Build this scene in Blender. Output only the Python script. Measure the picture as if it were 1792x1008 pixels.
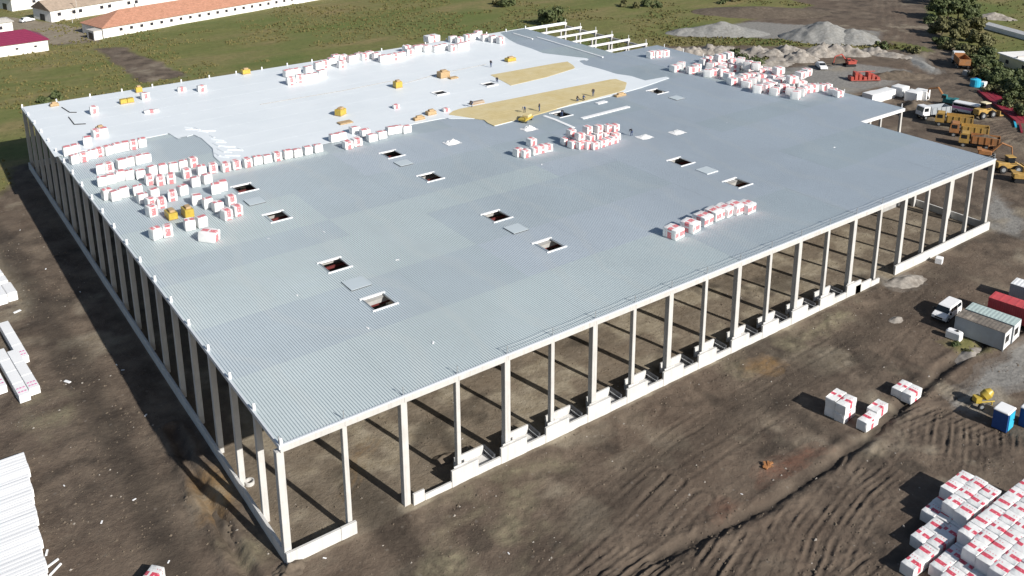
import bpy, bmesh, math, random
import numpy as np
from mathutils import Vector, Matrix

R = math.radians
rnd = random.Random(7)
scene = bpy.context.scene
for _o in list(bpy.data.objects):
    bpy.data.objects.remove(_o)

# ------------------------------------------------------------------ camera, sky, sun, exposure
cam_d = bpy.data.cameras.new('camera')
cam = bpy.data.objects.new('camera', cam_d)
scene.collection.objects.link(cam)
cam.location = (-24.115, -67.584, 63.665)
cam.rotation_euler = (R(74.1005), R(0.2265), R(-36.0761))
cam_d.sensor_width = 36.0
cam_d.lens = 32.637
cam_d.shift_y = -0.19206
cam_d.clip_start = 1.0
cam_d.clip_end = 4000.0
scene.camera = cam

SUN_AZ, SUN_EL = -78.5, 30.0          # degrees; azimuth measured from +X, counter-clockwise
world = bpy.data.worlds.new('World')
scene.world = world
world.use_nodes = True
wn = world.node_tree
wn.nodes.clear()
sky = wn.nodes.new('ShaderNodeTexSky')
sky.sky_type = 'NISHITA'
sky.sun_disc = False
sky.sun_elevation = R(SUN_EL)
sky.sun_rotation = R(90 - SUN_AZ)
sky.air_density = 1.0
sky.dust_density = 1.0
bg = wn.nodes.new('ShaderNodeBackground')
bg.inputs[1].default_value = 0.066
wo = wn.nodes.new('ShaderNodeOutputWorld')
wn.links.new(sky.outputs[0], bg.inputs[0])
wn.links.new(bg.outputs[0], wo.inputs[0])

sun_d = bpy.data.lights.new('sun', 'SUN')
sun_d.energy = 5.0
sun_d.angle = R(0.55)
sun_d.color = (1.0, 0.95, 0.88)
sun = bpy.data.objects.new('sun', sun_d)
scene.collection.objects.link(sun)
to_sun = Vector((math.cos(R(SUN_AZ)) * math.cos(R(SUN_EL)), math.sin(R(SUN_AZ)) * math.cos(R(SUN_EL)), math.sin(R(SUN_EL))))
sun.rotation_euler = (-to_sun).to_track_quat('-Z', 'Y').to_euler()
sun.location = (0, -120, 120)

scene.view_settings.view_transform = 'Standard'
scene.view_settings.look = 'None'
scene.view_settings.exposure = 0.32
scene.view_settings.gamma = 1.0
scene.view_settings.use_curve_mapping = False

# ------------------------------------------------------------------ helpers
COL = scene.collection


def link(o, parent=None):
    COL.objects.link(o)
    if parent is not None:
        o.parent = parent
    return o


def tag(o, label=None, cat=None, group=None, kind=None):
    if label:
        o['label'] = label
    if cat:
        o['category'] = cat
    if group:
        o['group'] = group
    if kind:
        o['kind'] = kind
    return o


def empty(name, loc=(0, 0, 0), rz=0.0, label=None, cat=None, group=None):
    o = bpy.data.objects.new(name, None)
    o.location = loc
    o.rotation_euler = (0, 0, rz)
    o.empty_display_size = 0.3
    link(o)
    return tag(o, label, cat, group)


def copy_tree(o, parent=None):
    c = o.copy()
    COL.objects.link(c)
    c.parent = parent
    for ch in list(o.children):
        copy_tree(ch, c)
    return c


class MB:
    """collects shapes; build() links them as ONE mesh object"""

    def __init__(self):
        self.v, self.f, self.m = [], [], []

    def add(self, verts, faces, m=0):
        n = len(self.v)
        self.v += [tuple(p) for p in verts]
        self.f += [tuple(i + n for i in fc) for fc in faces]
        self.m += [m] * len(faces)
        return self

    def box(self, x0, x1, y0, y1, z0, z1, m=0, mat=None):
        vs = [(x0, y0, z0), (x1, y0, z0), (x1, y1, z0), (x0, y1, z0), (x0, y0, z1), (x1, y0, z1), (x1, y1, z1), (x0, y1, z1)]
        if mat is not None:
            vs = [tuple(mat @ Vector(p)) for p in vs]
        return self.add(vs, [(3, 2, 1, 0), (4, 5, 6, 7), (0, 1, 5, 4), (1, 2, 6, 5), (2, 3, 7, 6), (3, 0, 4, 7)], m)

    def cbox(self, x0, x1, y0, y1, z0, z1, c=0.05, m=0):
        """box with chamfered vertical and top edges"""
        pts = [(x0 + c, y0), (x1 - c, y0), (x1, y0 + c), (x1, y1 - c), (x1 - c, y1), (x0 + c, y1), (x0, y1 - c), (x0, y0 + c)]
        cx, cy = (x0 + x1) / 2, (y0 + y1) / 2

        def ins(p, d):
            return (p[0] + (d if p[0] < cx else -d), p[1] + (d if p[1] < cy else -d))
        a = [(p[0], p[1], z0) for p in pts]
        b = [(p[0], p[1], z1 - c) for p in pts]
        t = [(*ins(p, c), z1) for p in pts]
        fs = [tuple(range(7, -1, -1)), tuple(range(16, 24))]
        for k in range(8):
            k2 = (k + 1) % 8
            fs += [(k, k2, 8 + k2, 8 + k), (8 + k, 8 + k2, 16 + k2, 16 + k)]
        return self.add(a + b + t, fs, m)

    def prism(self, poly, z0, z1, m=0):
        n = len(poly)
        vs = [(x, y, z0) for x, y in poly] + [(x, y, z1) for x, y in poly]
        return self.add(vs, [tuple(range(n - 1, -1, -1)), tuple(range(n, 2 * n))] + [(k, (k + 1) % n, n + (k + 1) % n, n + k) for k in range(n)], m)

    def prof(self, poly, a0, a1, axis='x', m=0):
        """profile of (p, z) pairs swept along an axis from a0 to a1"""
        n = len(poly)
        if axis == 'x':
            vs = [(a0, p, z) for p, z in poly] + [(a1, p, z) for p, z in poly]
        else:
            vs = [(p, a0, z) for p, z in poly] + [(p, a1, z) for p, z in poly]
        fs = [tuple(range(n - 1, -1, -1)), tuple(range(n, 2 * n))] + [(k, (k + 1) % n, n + (k + 1) % n, n + k) for k in range(n)]
        if axis == 'y':
            fs = [tuple(reversed(q)) for q in fs]
        return self.add(vs, fs, m)

    def tube(self, p0, p1, r0, r1=None, n=8, m=0):
        r1 = r0 if r1 is None else r1
        p0, p1 = Vector(p0), Vector(p1)
        q = (p1 - p0).to_track_quat('Z', 'Y')
        vs = []
        for p, r in ((p0, r0), (p1, r1)):
            for k in range(n):
                a = 2 * math.pi * k / n
                vs.append(tuple(p + q @ Vector((r * math.cos(a), r * math.sin(a), 0))))
        return self.add(vs, [tuple(range(n - 1, -1, -1)), tuple(range(n, 2 * n))] + [(k, (k + 1) % n, n + (k + 1) % n, n + k) for k in range(n)], m)

    def mesh(self, name, mats, smooth=False):
        me = bpy.data.meshes.new(name)
        me.from_pydata(self.v, [], self.f)
        for mt in (mats if isinstance(mats, (list, tuple)) else [mats]):
            me.materials.append(mt)
        if any(self.m):
            me.polygons.foreach_set('material_index', self.m)
        if smooth:
            me.polygons.foreach_set('use_smooth', [True] * len(me.polygons))
        me.update()
        return me

    def build(self, name, mats, parent=None, smooth=False):
        return link(bpy.data.objects.new(name, self.mesh(name, mats, smooth)), parent)


def fix_normals(o):
    bm = bmesh.new()
    bm.from_mesh(o.data)
    bmesh.ops.recalc_face_normals(bm, faces=bm.faces)
    bm.to_mesh(o.data)
    bm.free()
    return o


ONES = ['', 'first', 'second', 'third', 'fourth', 'fifth', 'sixth', 'seventh', 'eighth', 'ninth', 'tenth', 'eleventh', 'twelfth', 'thirteenth',
        'fourteenth', 'fifteenth', 'sixteenth', 'seventeenth', 'eighteenth', 'nineteenth']
TENS = ['', '', 'twenty', 'thirty', 'forty', 'fifty', 'sixty']
TENTH = ['', '', 'twentieth', 'thirtieth', 'fortieth', 'fiftieth', 'sixtieth']


def ordw(n):
    return ONES[n] if n < 20 else (TENTH[n // 10] if n % 10 == 0 else TENS[n // 10] + '-' + ONES[n % 10])


class _Noise:
    def __init__(self, seed):
        self.t = np.random.RandomState(seed).rand(256, 256)

    def __call__(self, x, y, s=1.0):
        x = np.asarray(x) / s
        y = np.asarray(y) / s
        xi = np.floor(x).astype(int)
        yi = np.floor(y).astype(int)
        fx = x - xi
        fy = y - yi
        fx = fx * fx * (3 - 2 * fx)
        fy = fy * fy * (3 - 2 * fy)
        t = self.t
        a = t[xi & 255, yi & 255]
        b = t[(xi + 1) & 255, yi & 255]
        c = t[xi & 255, (yi + 1) & 255]
        d = t[(xi + 1) & 255, (yi + 1) & 255]
        return (a * (1 - fx) + b * fx) * (1 - fy) + (c * (1 - fx) + d * fx) * fy - 0.5


N1, N2, N3, N4 = _Noise(1), _Noise(2), _Noise(3), _Noise(4)

# ------------------------------------------------------------------ materials


class NT:
    def __init__(self, name):
        self.mat = bpy.data.materials.new(name)
        self.mat.use_nodes = True
        self.t = self.mat.node_tree
        self.b = self.t.nodes['Principled BSDF']

    def n(self, kind, **kw):
        nd = self.t.nodes.new(kind)
        for k, v in kw.items():
            if isinstance(k, str) and k.startswith('i_'):
                nd.inputs[k[2:].replace('_', ' ')].default_value = v
            else:
                setattr(nd, k, v)
        return nd

    def l(self, a, b):
        self.t.links.new(a, b)

    def coord(self, kind='Object', scale=(1, 1, 1)):
        tc = self.n('ShaderNodeTexCoord')
        mp = self.n('ShaderNodeMapping')
        mp.inputs['Scale'].default_value = scale
        self.l(tc.outputs[kind], mp.inputs[0])
        return mp.outputs[0]

    def noise(self, vec, scale, detail=4.0, rough=0.55):
        nd = self.n('ShaderNodeTexNoise')
        nd.inputs['Scale'].default_value = scale
        nd.inputs['Detail'].default_value = detail
        nd.inputs['Roughness'].default_value = rough
        if vec is not None:
            self.l(vec, nd.inputs['Vector'])
        return nd.outputs[0]

    def ramp(self, fac, stops):
        r = self.n('ShaderNodeValToRGB')
        el = r.color_ramp.elements
        while len(el) < len(stops):
            el.new(0.5)
        for e, (p, c) in zip(el, stops):
            e.position = p
            e.color = (c[0], c[1], c[2], 1) if isinstance(c, (tuple, list)) else (c, c, c, 1)
        self.l(fac, r.inputs[0])
        return r.outputs[0]

    def mix(self, fac, a, b, mode='MIX'):
        m = self.n('ShaderNodeMix')
        m.data_type = 'RGBA'
        m.blend_type = mode
        for s, v in ((0, fac), (6, a), (7, b)):
            if isinstance(v, (int, float)):
                m.inputs[s].default_value = v
            elif isinstance(v, (tuple, list)):
                m.inputs[s].default_value = (v[0], v[1], v[2], 1)
            else:
                self.l(v, m.inputs[s])
        return m.outputs[2]

    def math(self, op, a, b=0.0, c=None):
        m = self.n('ShaderNodeMath', operation=op)
        for s, v in enumerate((a, b) if c is None else (a, b, c)):
            if isinstance(v, (int, float)):
                m.inputs[s].default_value = v
            else:
                self.l(v, m.inputs[s])
        return m.outputs[0]

    def bump(self, h, strength=0.3, dist=0.05):
        b = self.n('ShaderNodeBump')
        b.inputs['Strength'].default_value = strength
        b.inputs['Distance'].default_value = dist
        self.l(h, b.inputs['Height'])
        self.l(b.outputs[0], self.b.inputs['Normal'])

    def done(self, col, rough=0.8, metal=0.0, spec=0.3):
        if isinstance(col, (tuple, list)):
            self.b.inputs['Base Color'].default_value = (col[0], col[1], col[2], 1)
        else:
            self.l(col, self.b.inputs['Base Color'])
        self.b.inputs['Roughness'].default_value = rough
        self.b.inputs['Metallic'].default_value = metal
        self.b.inputs['Specular IOR Level'].default_value = spec
        return self.mat


def plain(name, col, rough=0.6, var=0.12, scale=1.2, metal=0.0, spec=0.35, dirt=None, dirt_amt=0.35, obj_var=0.0, bump=0.0):
    t = NT(name)
    v = t.coord('Object')
    n1 = t.noise(v, scale, 5.0, 0.6)
    lo = tuple(c * (1 - var) for c in col)
    hi = tuple(min(1, c * (1 + var)) for c in col)
    c = t.ramp(n1, [(0.3, lo), (0.7, hi)])
    if dirt is not None:
        n2 = t.noise(v, scale * 0.37, 6.0, 0.7)
        f = t.ramp(n2, [(0.5, 0.0), (0.72, dirt_amt)])
        c = t.mix(f, c, dirt)
    if obj_var:
        oi = t.n('ShaderNodeObjectInfo')
        k = t.math('MULTIPLY_ADD', oi.outputs['Random'], obj_var, 1 - obj_var / 2)
        cb = t.n('ShaderNodeCombineColor')
        for i in range(3):
            t.l(k, cb.inputs[i])
        c = t.mix(1.0, c, cb.outputs[0], 'MULTIPLY')
    if bump:
        t.bump(t.noise(v, scale * 6, 4.0), bump, 0.03)
    return t.done(c, rough, metal, spec)


M = {}


def concrete_mat(name, col, stain):
    t = NT(name)
    v = t.coord('Object')
    c = t.ramp(t.noise(v, 0.8, 6.0, 0.6), [(0.3, tuple(k * 0.90 for k in col)), (0.7, tuple(min(1, k * 1.05) for k in col))])
    st = t.noise(t.coord('Object', (2.2, 2.2, 0.16)), 1.0, 6.0, 0.7)
    c = t.mix(t.ramp(st, [(0.50, 0.0), (0.74, 0.65)]), c, stain)
    bl = t.noise(v, 0.23, 5.0, 0.6)
    c = t.mix(t.ramp(bl, [(0.52, 0.0), (0.68, 0.30)]), c, tuple(k * 0.75 for k in col))
    t.bump(t.noise(v, 6.0, 4.0), 0.2, 0.02)
    return t.done(c, 0.85, 0.0, 0.2)


M['concrete'] = concrete_mat('pale_precast_concrete', (0.535, 0.53, 0.515), (0.34, 0.325, 0.30))
M['plinth'] = concrete_mat('pale_plinth_concrete', (0.60, 0.595, 0.58), (0.40, 0.385, 0.36))
M['concrete_grey'] = plain('grey_concrete', (0.36, 0.36, 0.35), 0.85, 0.12, 0.9, dirt=(0.22, 0.20, 0.17), spec=0.2)
M['dock_shade_frame'] = plain('dock_shade_and_lid_frame', (0.055, 0.058, 0.065), 0.6, 0.2, 2.0)  # near-black puts shade into the dock side walls; also dark lid frames
M['edge_metal'] = plain('edge_metal', (0.58, 0.62, 0.66), 0.45, 0.05, 0.6, spec=0.4)
M['galv'] = plain('galvanised_steel', (0.42, 0.45, 0.47), 0.4, 0.1, 2.0, metal=0.5)
M['curb'] = plain('white_curb', (0.80, 0.81, 0.82), 0.5, 0.04, 1.0)
M['rust'] = plain('red_oxide_steel', (0.13, 0.028, 0.028), 0.6, 0.2, 1.0)
M['foil'] = plain('white_foil', (0.84, 0.84, 0.83), 0.35, 0.04, 2.0, spec=0.5, obj_var=0.1)
M['panel_white'] = plain('white_panel', (0.82, 0.83, 0.84), 0.45, 0.03, 0.5, spec=0.4, obj_var=0.06)
M['dark'] = plain('dark_rubber', (0.02, 0.02, 0.022), 0.8, 0.2, 3.0)
M['glass'] = plain('dark_glass', (0.012, 0.016, 0.02), 0.08, 0.1, 1.0, spec=0.7)
M['van_white'] = plain('white_paint', (0.80, 0.81, 0.82), 0.28, 0.02, 1.0, spec=0.5)
M['yellow'] = plain('machine_yellow', (0.42, 0.265, 0.075), 0.6, 0.15, 1.5, dirt=(0.20, 0.165, 0.12), dirt_amt=0.75)
M['orange'] = plain('truck_orange', (0.36, 0.165, 0.065), 0.6, 0.15, 1.5, dirt=(0.20, 0.165, 0.12), dirt_amt=0.75)
M['film_yellow'] = plain('yellow_film', (0.46, 0.335, 0.055), 0.4, 0.15, 2.5, spec=0.5)
M['teal'] = plain('teal_paint', (0.03, 0.16, 0.17), 0.45, 0.2, 2.0)
M['red_steel'] = plain('red_machine_paint', (0.40, 0.075, 0.055), 0.55, 0.2, 2.0, dirt=(0.28, 0.2, 0.17), dirt_amt=0.6)
M['crimson'] = plain('crimson_sheet', (0.24, 0.020, 0.038), 0.6, 0.2, 1.0, dirt=(0.2, 0.08, 0.07), dirt_amt=0.35)
M['blue'] = plain('blue_plastic', (0.02, 0.075, 0.26), 0.45, 0.12, 2.0)
M['sky_blue'] = plain('light_blue_plastic', (0.04, 0.42, 0.62), 0.4, 0.1, 2.0)
M['grey_paint'] = plain('grey_blue_cabin', (0.34, 0.37, 0.40), 0.55, 0.07, 0.8, dirt=(0.25, 0.22, 0.18), dirt_amt=0.35)
M['cabin_roof'] = plain('muddy_cabin_roof', (0.17, 0.15, 0.13), 0.85, 0.3, 1.5, dirt=(0.46, 0.40, 0.33), dirt_amt=0.9)
M['cabin_roof_teal'] = plain('pale_teal_roof', (0.40, 0.49, 0.48), 0.6, 0.08, 1.5, dirt=(0.28, 0.27, 0.24), dirt_amt=0.3)
M['cont_red'] = plain('red_container', (0.50, 0.075, 0.085), 0.55, 0.1, 1.5, dirt=(0.33, 0.16, 0.14), dirt_amt=0.4)
M['cream'] = plain('cream_wall', (0.70, 0.62, 0.42), 0.8, 0.08, 0.8)
M['pink'] = plain('pink_print', (0.70, 0.25, 0.45), 0.5, 0.1, 2.0)
M['lime'] = plain('whitewashed_wall', (0.80, 0.79, 0.77), 0.85, 0.05, 0.6, dirt=(0.55, 0.52, 0.47), dirt_amt=0.3, spec=0.2)
M['lime_grey'] = plain('grey_render', (0.50, 0.48, 0.45), 0.85, 0.1, 0.6, dirt=(0.35, 0.32, 0.28), spec=0.2)
M['window'] = plain('barn_window', (0.03, 0.03, 0.04), 0.4, 0.2, 1.0)
M['tile'] = plain('orange_clay_tile', (0.43, 0.225, 0.155), 0.85, 0.16, 1.3, dirt=(0.30, 0.16, 0.10), dirt_amt=0.55, spec=0.15)
M['tile_old'] = plain('weathered_tile', (0.36, 0.29, 0.23), 0.9, 0.15, 0.8, dirt=(0.24, 0.20, 0.16), dirt_amt=0.5, spec=0.15)
M['maroon'] = plain('maroon_sheet_roof', (0.20, 0.028, 0.07), 0.5, 0.08, 1.0)
M['bark'] = plain('bark', (0.09, 0.065, 0.045), 0.9, 0.2, 3.0)
M['skin'] = plain('skin', (0.45, 0.27, 0.19), 0.6, 0.05, 3.0)
M['cloth_dark'] = plain('dark_workwear', (0.035, 0.035, 0.045), 0.9, 0.2, 5.0)
M['cloth_blue'] = plain('blue_workwear', (0.05, 0.08, 0.17), 0.9, 0.2, 5.0)
M['hivis'] = plain('orange_vest', (0.75, 0.23, 0.03), 0.8, 0.1, 5.0)
M['helmet'] = plain('white_helmet', (0.8, 0.8, 0.78), 0.4, 0.03, 3.0)
M['timber'] = plain('raw_timber', (0.42, 0.30, 0.17), 0.8, 0.15, 3.0)
M['gravel'] = plain('grey_gravel', (0.245, 0.245, 0.235), 0.95, 0.25, 1.4, dirt=(0.20, 0.185, 0.165), dirt_amt=0.6, bump=0.6, spec=0.1)
M['rubble'] = plain('concrete_rubble', (0.31, 0.285, 0.255), 0.95, 0.3, 1.2, dirt=(0.13, 0.108, 0.088), dirt_amt=0.85, bump=0.8, spec=0.1)
M['soil'] = plain('dug_soil', (0.135, 0.11, 0.085), 0.95, 0.3, 1.2, dirt=(0.075, 0.06, 0.048), dirt_amt=0.7, bump=0.8, spec=0.1)
M['wool'] = None


def leaf_mat(name, a, b):
    t = NT(name)
    v = t.coord('Object')
    c = t.ramp(t.noise(v, 0.9, 3.0, 0.7), [(0.3, a), (0.7, b)])
    m = t.done(c, 0.65, 0.0, 0.25)
    t.b.inputs['Subsurface Weight'].default_value = 0.0
    return m


M['leaf'] = leaf_mat('dark_green_leaf', (0.045, 0.066, 0.024), (0.115, 0.135, 0.055))
M['leaf_olive'] = leaf_mat('olive_leaf', (0.080, 0.085, 0.032), (0.165, 0.155, 0.070))
M['weed'] = leaf_mat('field_weed', (0.095, 0.098, 0.034), (0.185, 0.155, 0.066))

# corrugated deck: pale grey-blue coated steel, three slightly different tints set panel by panel


def deck_mat(name, col):
    t = NT(name)
    v = t.coord('Object')
    n1 = t.noise(v, 0.06, 6.0, 0.65)
    n2 = t.noise(t.coord('Object', (0.5, 0.05, 1)), 1.6, 4.0, 0.6)
    c = t.ramp(n1, [(0.3, tuple(k * 0.94 for k in col)), (0.7, tuple(k * 1.05 for k in col))])
    c = t.mix(t.ramp(n2, [(0.55, 0.0), (0.8, 0.25)]), c, tuple(k * 0.86 for k in col))
    n3 = t.noise(v, 0.9, 8.0, 0.75)
    c = t.mix(t.ramp(n3, [(0.60, 0.0), (0.78, 0.34)]), c, (0.36, 0.33, 0.28))
    wv = t.n('ShaderNodeTexWave')
    wv.inputs['Scale'].default_value = 0.035
    wv.inputs['Distortion'].default_value = 9.0
    wv.inputs['Detail'].default_value = 4.0
    t.l(v, wv.inputs['Vector'])
    c = t.mix(t.ramp(wv.outputs[1], [(0.86, 0.0), (0.97, 0.14)]), c, (0.60, 0.62, 0.60))
    return t.done(c, 0.5, 0.0, 0.35)


M['deckA'] = deck_mat('deck_tint_pale', (0.525, 0.592, 0.607))
M['deckB'] = deck_mat('deck_tint_blue', (0.508, 0.566, 0.614))
M['deckC'] = deck_mat('deck_tint_green', (0.484, 0.548, 0.583))


def membrane_mat():
    t = NT('white_roof_membrane')
    v = t.coord('Object')
    c = t.ramp(t.noise(v, 0.12, 6.0, 0.6), [(0.3, (0.68, 0.73, 0.765)), (0.7, (0.745, 0.79, 0.82))])
    n3 = t.noise(t.coord('Object', (0.25, 1, 1)), 0.55, 8.0, 0.75)
    c = t.mix(t.ramp(n3, [(0.60, 0.0), (0.80, 0.35)]), c, (0.50, 0.51, 0.51))
    t.bump(t.noise(v, 0.7, 4.0), 0.25, 0.05)
    return t.done(c, 0.5, 0.0, 0.4)


M['membrane'] = membrane_mat()


def wool_mat():
    t = NT('yellow_mineral_wool')
    v = t.coord('Object', (1, 1, 1))
    br = t.n('ShaderNodeTexBrick')
    br.inputs['Scale'].default_value = 0.5
    br.inputs['Color1'].default_value = (0.58, 0.48, 0.26, 1)
    br.inputs['Color2'].default_value = (0.54, 0.445, 0.235, 1)
    br.inputs['Mortar'].default_value = (0.44, 0.35, 0.17, 1)
    br.inputs['Mortar Size'].default_value = 0.012
    br.inputs['Brick Width'].default_value = 1.0
    br.inputs['Row Height'].default_value = 0.5
    t.l(v, br.inputs['Vector'])
    c = t.mix(t.ramp(t.noise(v, 0.25, 6.0, 0.65), [(0.4, 0.0), (0.75, 0.7)]), br.outputs[0], (0.64, 0.57, 0.38))
    return t.done(c, 0.95, 0.0, 0.1)


M['wool'] = wool_mat()


def pack_mat(name, red, freq, strength, half=0.15):
    """white shrink film with a band of red lettering-like print round the middle (UV in metres, v = 0 on the band)"""
    t = NT(name)
    uv = t.n('ShaderNodeTexCoord').outputs['UV']
    sp = t.n('ShaderNodeSeparateXYZ')
    t.l(uv, sp.inputs[0])
    u, v = sp.outputs[0], sp.outputs[1]
    oi = t.n('ShaderNodeObjectInfo')
    off = t.math('MULTIPLY', oi.outputs['Random'], 7.0)
    uo = t.math('ADD', u, off)
    # blocks of print along u: coarse word boxes and letters inside
    cell = t.math('FRACT', t.math('MULTIPLY', uo, freq))
    word = t.math('LESS_THAN', cell, 0.82)
    vn = t.n('ShaderNodeTexNoise')
    vn.inputs['Scale'].default_value = 5.0
    vn.inputs['Detail'].default_value = 1.0
    t.l(uv, vn.inputs['Vector'])
    letters = t.math('GREATER_THAN', vn.outputs[0], 0.375)
    av = t.math('ABSOLUTE', v)
    band = t.math('LESS_THAN', av, half)
    ring = t.math('MULTIPLY', t.math('GREATER_THAN', av, half * 0.77), band)
    body = t.math('MULTIPLY', letters, t.math('LESS_THAN', av, half * 0.77))
    ink = t.math('MULTIPLY', word, t.math('MAXIMUM', body, t.math('MULTIPLY', ring, 0.85)))
    # a fainter second line of small print
    sv = t.math('LESS_THAN', t.math('ABSOLUTE', t.math('SUBTRACT', av, 0.38)), 0.035)
    sn = t.n('ShaderNodeTexNoise')
    sn.inputs['Scale'].default_value = freq * 9.0
    t.l(uv, sn.inputs['Vector'])
    small = t.math('MULTIPLY', sv, t.math('GREATER_THAN', sn.outputs[0], 0.5))
    ob = t.coord('Object')
    white = t.ramp(t.noise(ob, 2.2, 4.0), [(0.3, (0.76, 0.77, 0.77)), (0.7, (0.84, 0.84, 0.83))])
    k = t.math('MULTIPLY_ADD', oi.outputs['Random'], 0.12, 0.90)
    cb = t.n('ShaderNodeCombineColor')
    for i in range(3):
        t.l(k, cb.inputs[i])
    white = t.mix(1.0, white, cb.outputs[0], 'MULTIPLY')
    c = t.mix(t.math('MULTIPLY', small, 0.40), white, (0.40, 0.52, 0.47))
    dots = t.math('MULTIPLY', t.math('LESS_THAN', t.math('ABSOLUTE', t.math('SUBTRACT', v, 0.62)), 0.055), t.math('LESS_THAN', t.math('FRACT', t.math('MULTIPLY', uo, 4.2)), 0.45))
    dots = t.math('MULTIPLY', dots, t.math('LESS_THAN', t.math('FRACT', t.math('MULTIPLY', uo, 0.61)), 0.55))
    c = t.mix(t.math('MULTIPLY', dots, strength * 0.8), c, red)
    c = t.mix(t.math('MULTIPLY', ink, strength), c, red)
    # film folds
    t.bump(t.noise(ob, 4.0, 5.0, 0.65), 0.6, 0.07)
    return t.done(c, 0.38, 0.0, 0.45)


M['pack_near'] = pack_mat('printed_film_near', (0.60, 0.03, 0.075), 0.8, 0.94, 0.25)
M['pack_roof'] = pack_mat('printed_film_roof', (0.64, 0.07, 0.09), 0.8, 0.82, 0.33)


def ground_mat():
    t = NT('site_ground')
    v = t.coord('Object')
    at = t.n('ShaderNodeAttribute', attribute_name='zone')
    sep = t.n('ShaderNodeSeparateColor')
    t.l(at.outputs['Color'], sep.inputs[0])
    grass, grav, pale = sep.outputs[0], sep.outputs[1], sep.outputs[2]
    wet = at.outputs['Alpha']
    big = t.noise(v, 0.035, 5.0, 0.6)
    mid = t.noise(v, 0.22, 6.0, 0.65)
    fine = t.noise(v, 1.6, 6.0, 0.7)
    mud = t.ramp(mid, [(0.32, (0.056, 0.043, 0.034)), (0.48, (0.112, 0.088, 0.068)), (0.68, (0.186, 0.148, 0.112))])
    mud = t.mix(t.ramp(big, [(0.42, 0.0), (0.62, 0.55)]), mud, (0.128, 0.094, 0.070))
    mud = t.mix(t.ramp(fine, [(0.52, 0.0), (0.75, 0.38)]), mud, (0.215, 0.180, 0.138))
    # grass
    g1 = t.noise(t.coord('Object', (0.35, 1.0, 1)), 0.06, 6.0, 0.65)
    gr = t.ramp(g1, [(0.30, (0.100, 0.128, 0.036)), (0.45, (0.158, 0.165, 0.056)), (0.58, (0.205, 0.180, 0.078)), (0.72, (0.285, 0.210, 0.108))])
    gr = t.mix(t.ramp(t.noise(v, 0.5, 6.0, 0.75), [(0.42, 0.0), (0.70, 0.6)]), gr, (0.075, 0.082, 0.028))
    gr = t.mix(t.ramp(t.noise(v, 0.023, 3.0), [(0.50, 0.0), (0.62, 0.6)]), gr, (0.100, 0.138, 0.038))
    # gravel
    gv = t.ramp(t.noise(v, 1.1, 7.0, 0.75), [(0.3, (0.15, 0.145, 0.135)), (0.7, (0.29, 0.28, 0.26))])
    pc = t.ramp(t.noise(v, 0.5, 7.0, 0.7), [(0.3, (0.20, 0.165, 0.115)), (0.7, (0.34, 0.30, 0.235))])
    c = t.mix(grav, mud, gv)
    c = t.mix(pale, c, pc)
    c = t.mix(grass, c, gr)
    c = t.mix(wet, c, (0.030, 0.026, 0.022))
    a2 = t.n('ShaderNodeAttribute', attribute_name='zone2')
    s2 = t.n('ShaderNodeSeparateColor')
    t.l(a2.outputs['Color'], s2.inputs[0])
    br_ = t.ramp(t.noise(v, 0.9, 7.0, 0.7), [(0.35, 0.25), (0.65, 1.0)])
    c = t.mix(t.math('MULTIPLY', s2.outputs[0], br_), c, (0.245, 0.150, 0.062))
    c = t.mix(t.math('MULTIPLY', s2.outputs[1], br_), c, (0.200, 0.092, 0.060))
    c = t.mix(t.math('MULTIPLY', s2.outputs[2], br_), c, (0.215, 0.192, 0.128))
    # scattered pale chips
    vo = t.n('ShaderNodeTexVoronoi')
    vo.inputs['Scale'].default_value = 0.55
    t.l(v, vo.inputs['Vector'])
    chip = t.math('LESS_THAN', vo.outputs['Distance'], 0.09)
    c = t.mix(t.math('MULTIPLY', chip, t.math('MULTIPLY_ADD', grass, -0.2, 0.2)), c, (0.30, 0.275, 0.24))
    h = t.math('ADD', t.noise(v, 1.3, 9.0, 0.62), t.math('MULTIPLY', t.noise(v, 6.0, 6.0, 0.7), 0.35))
    t.bump(h, 0.75, 0.22)
    return t.done(c, 0.9, 0.0, 0.2)


M['ground'] = ground_mat()

# ------------------------------------------------------------------ the ground
H = 12.32           # top of the steel deck
BY = 6.27           # bay along the long side
DEPTH = 20 * BY
CX = [0.0, 6.15, 12.30, 18.34, 24.36, 30.26, 36.17, 42.05, 47.85, 53.78, 59.72, 65.65, 71.58, 77.60, 83.60, 89.70, 95.85, 101.93, 108.02, 114.15, 120.50]
XR = 120.5
XA = 134.4          # outer line of the lower annex
YA = 24.6


def poly_mask(px, py, poly):
    x, y = np.asarray(px), np.asarray(py)
    ins = np.zeros(x.shape, bool)
    n = len(poly)
    for i in range(n):
        x0, y0 = poly[i]
        x1, y1 = poly[(i + 1) % n]
        if y0 == y1:
            continue
        c = ((y0 > y) != (y1 > y)) & (x < (x1 - x0) * (y - y0) / (y1 - y0) + x0)
        ins ^= c
    return ins


def line_dist(px, py, pts):
    """distance to a polyline and the signed side (positive = left of travel)"""
    best = np.full(px.shape, 1e9)
    along = np.zeros(px.shape)
    run = 0.0
    for (x0, y0), (x1, y1) in zip(pts[:-1], pts[1:]):
        dx, dy = x1 - x0, y1 - y0
        L = math.hypot(dx, dy)
        tt = np.clip(((px - x0) * dx + (py - y0) * dy) / (L * L), 0, 1)
        d = np.hypot(px - x0 - tt * dx, py - y0 - tt * dy)
        s = d < best
        best = np.where(s, d, best)
        along = np.where(s, run + tt * L, along)
        run += L
    return best, along


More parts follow.
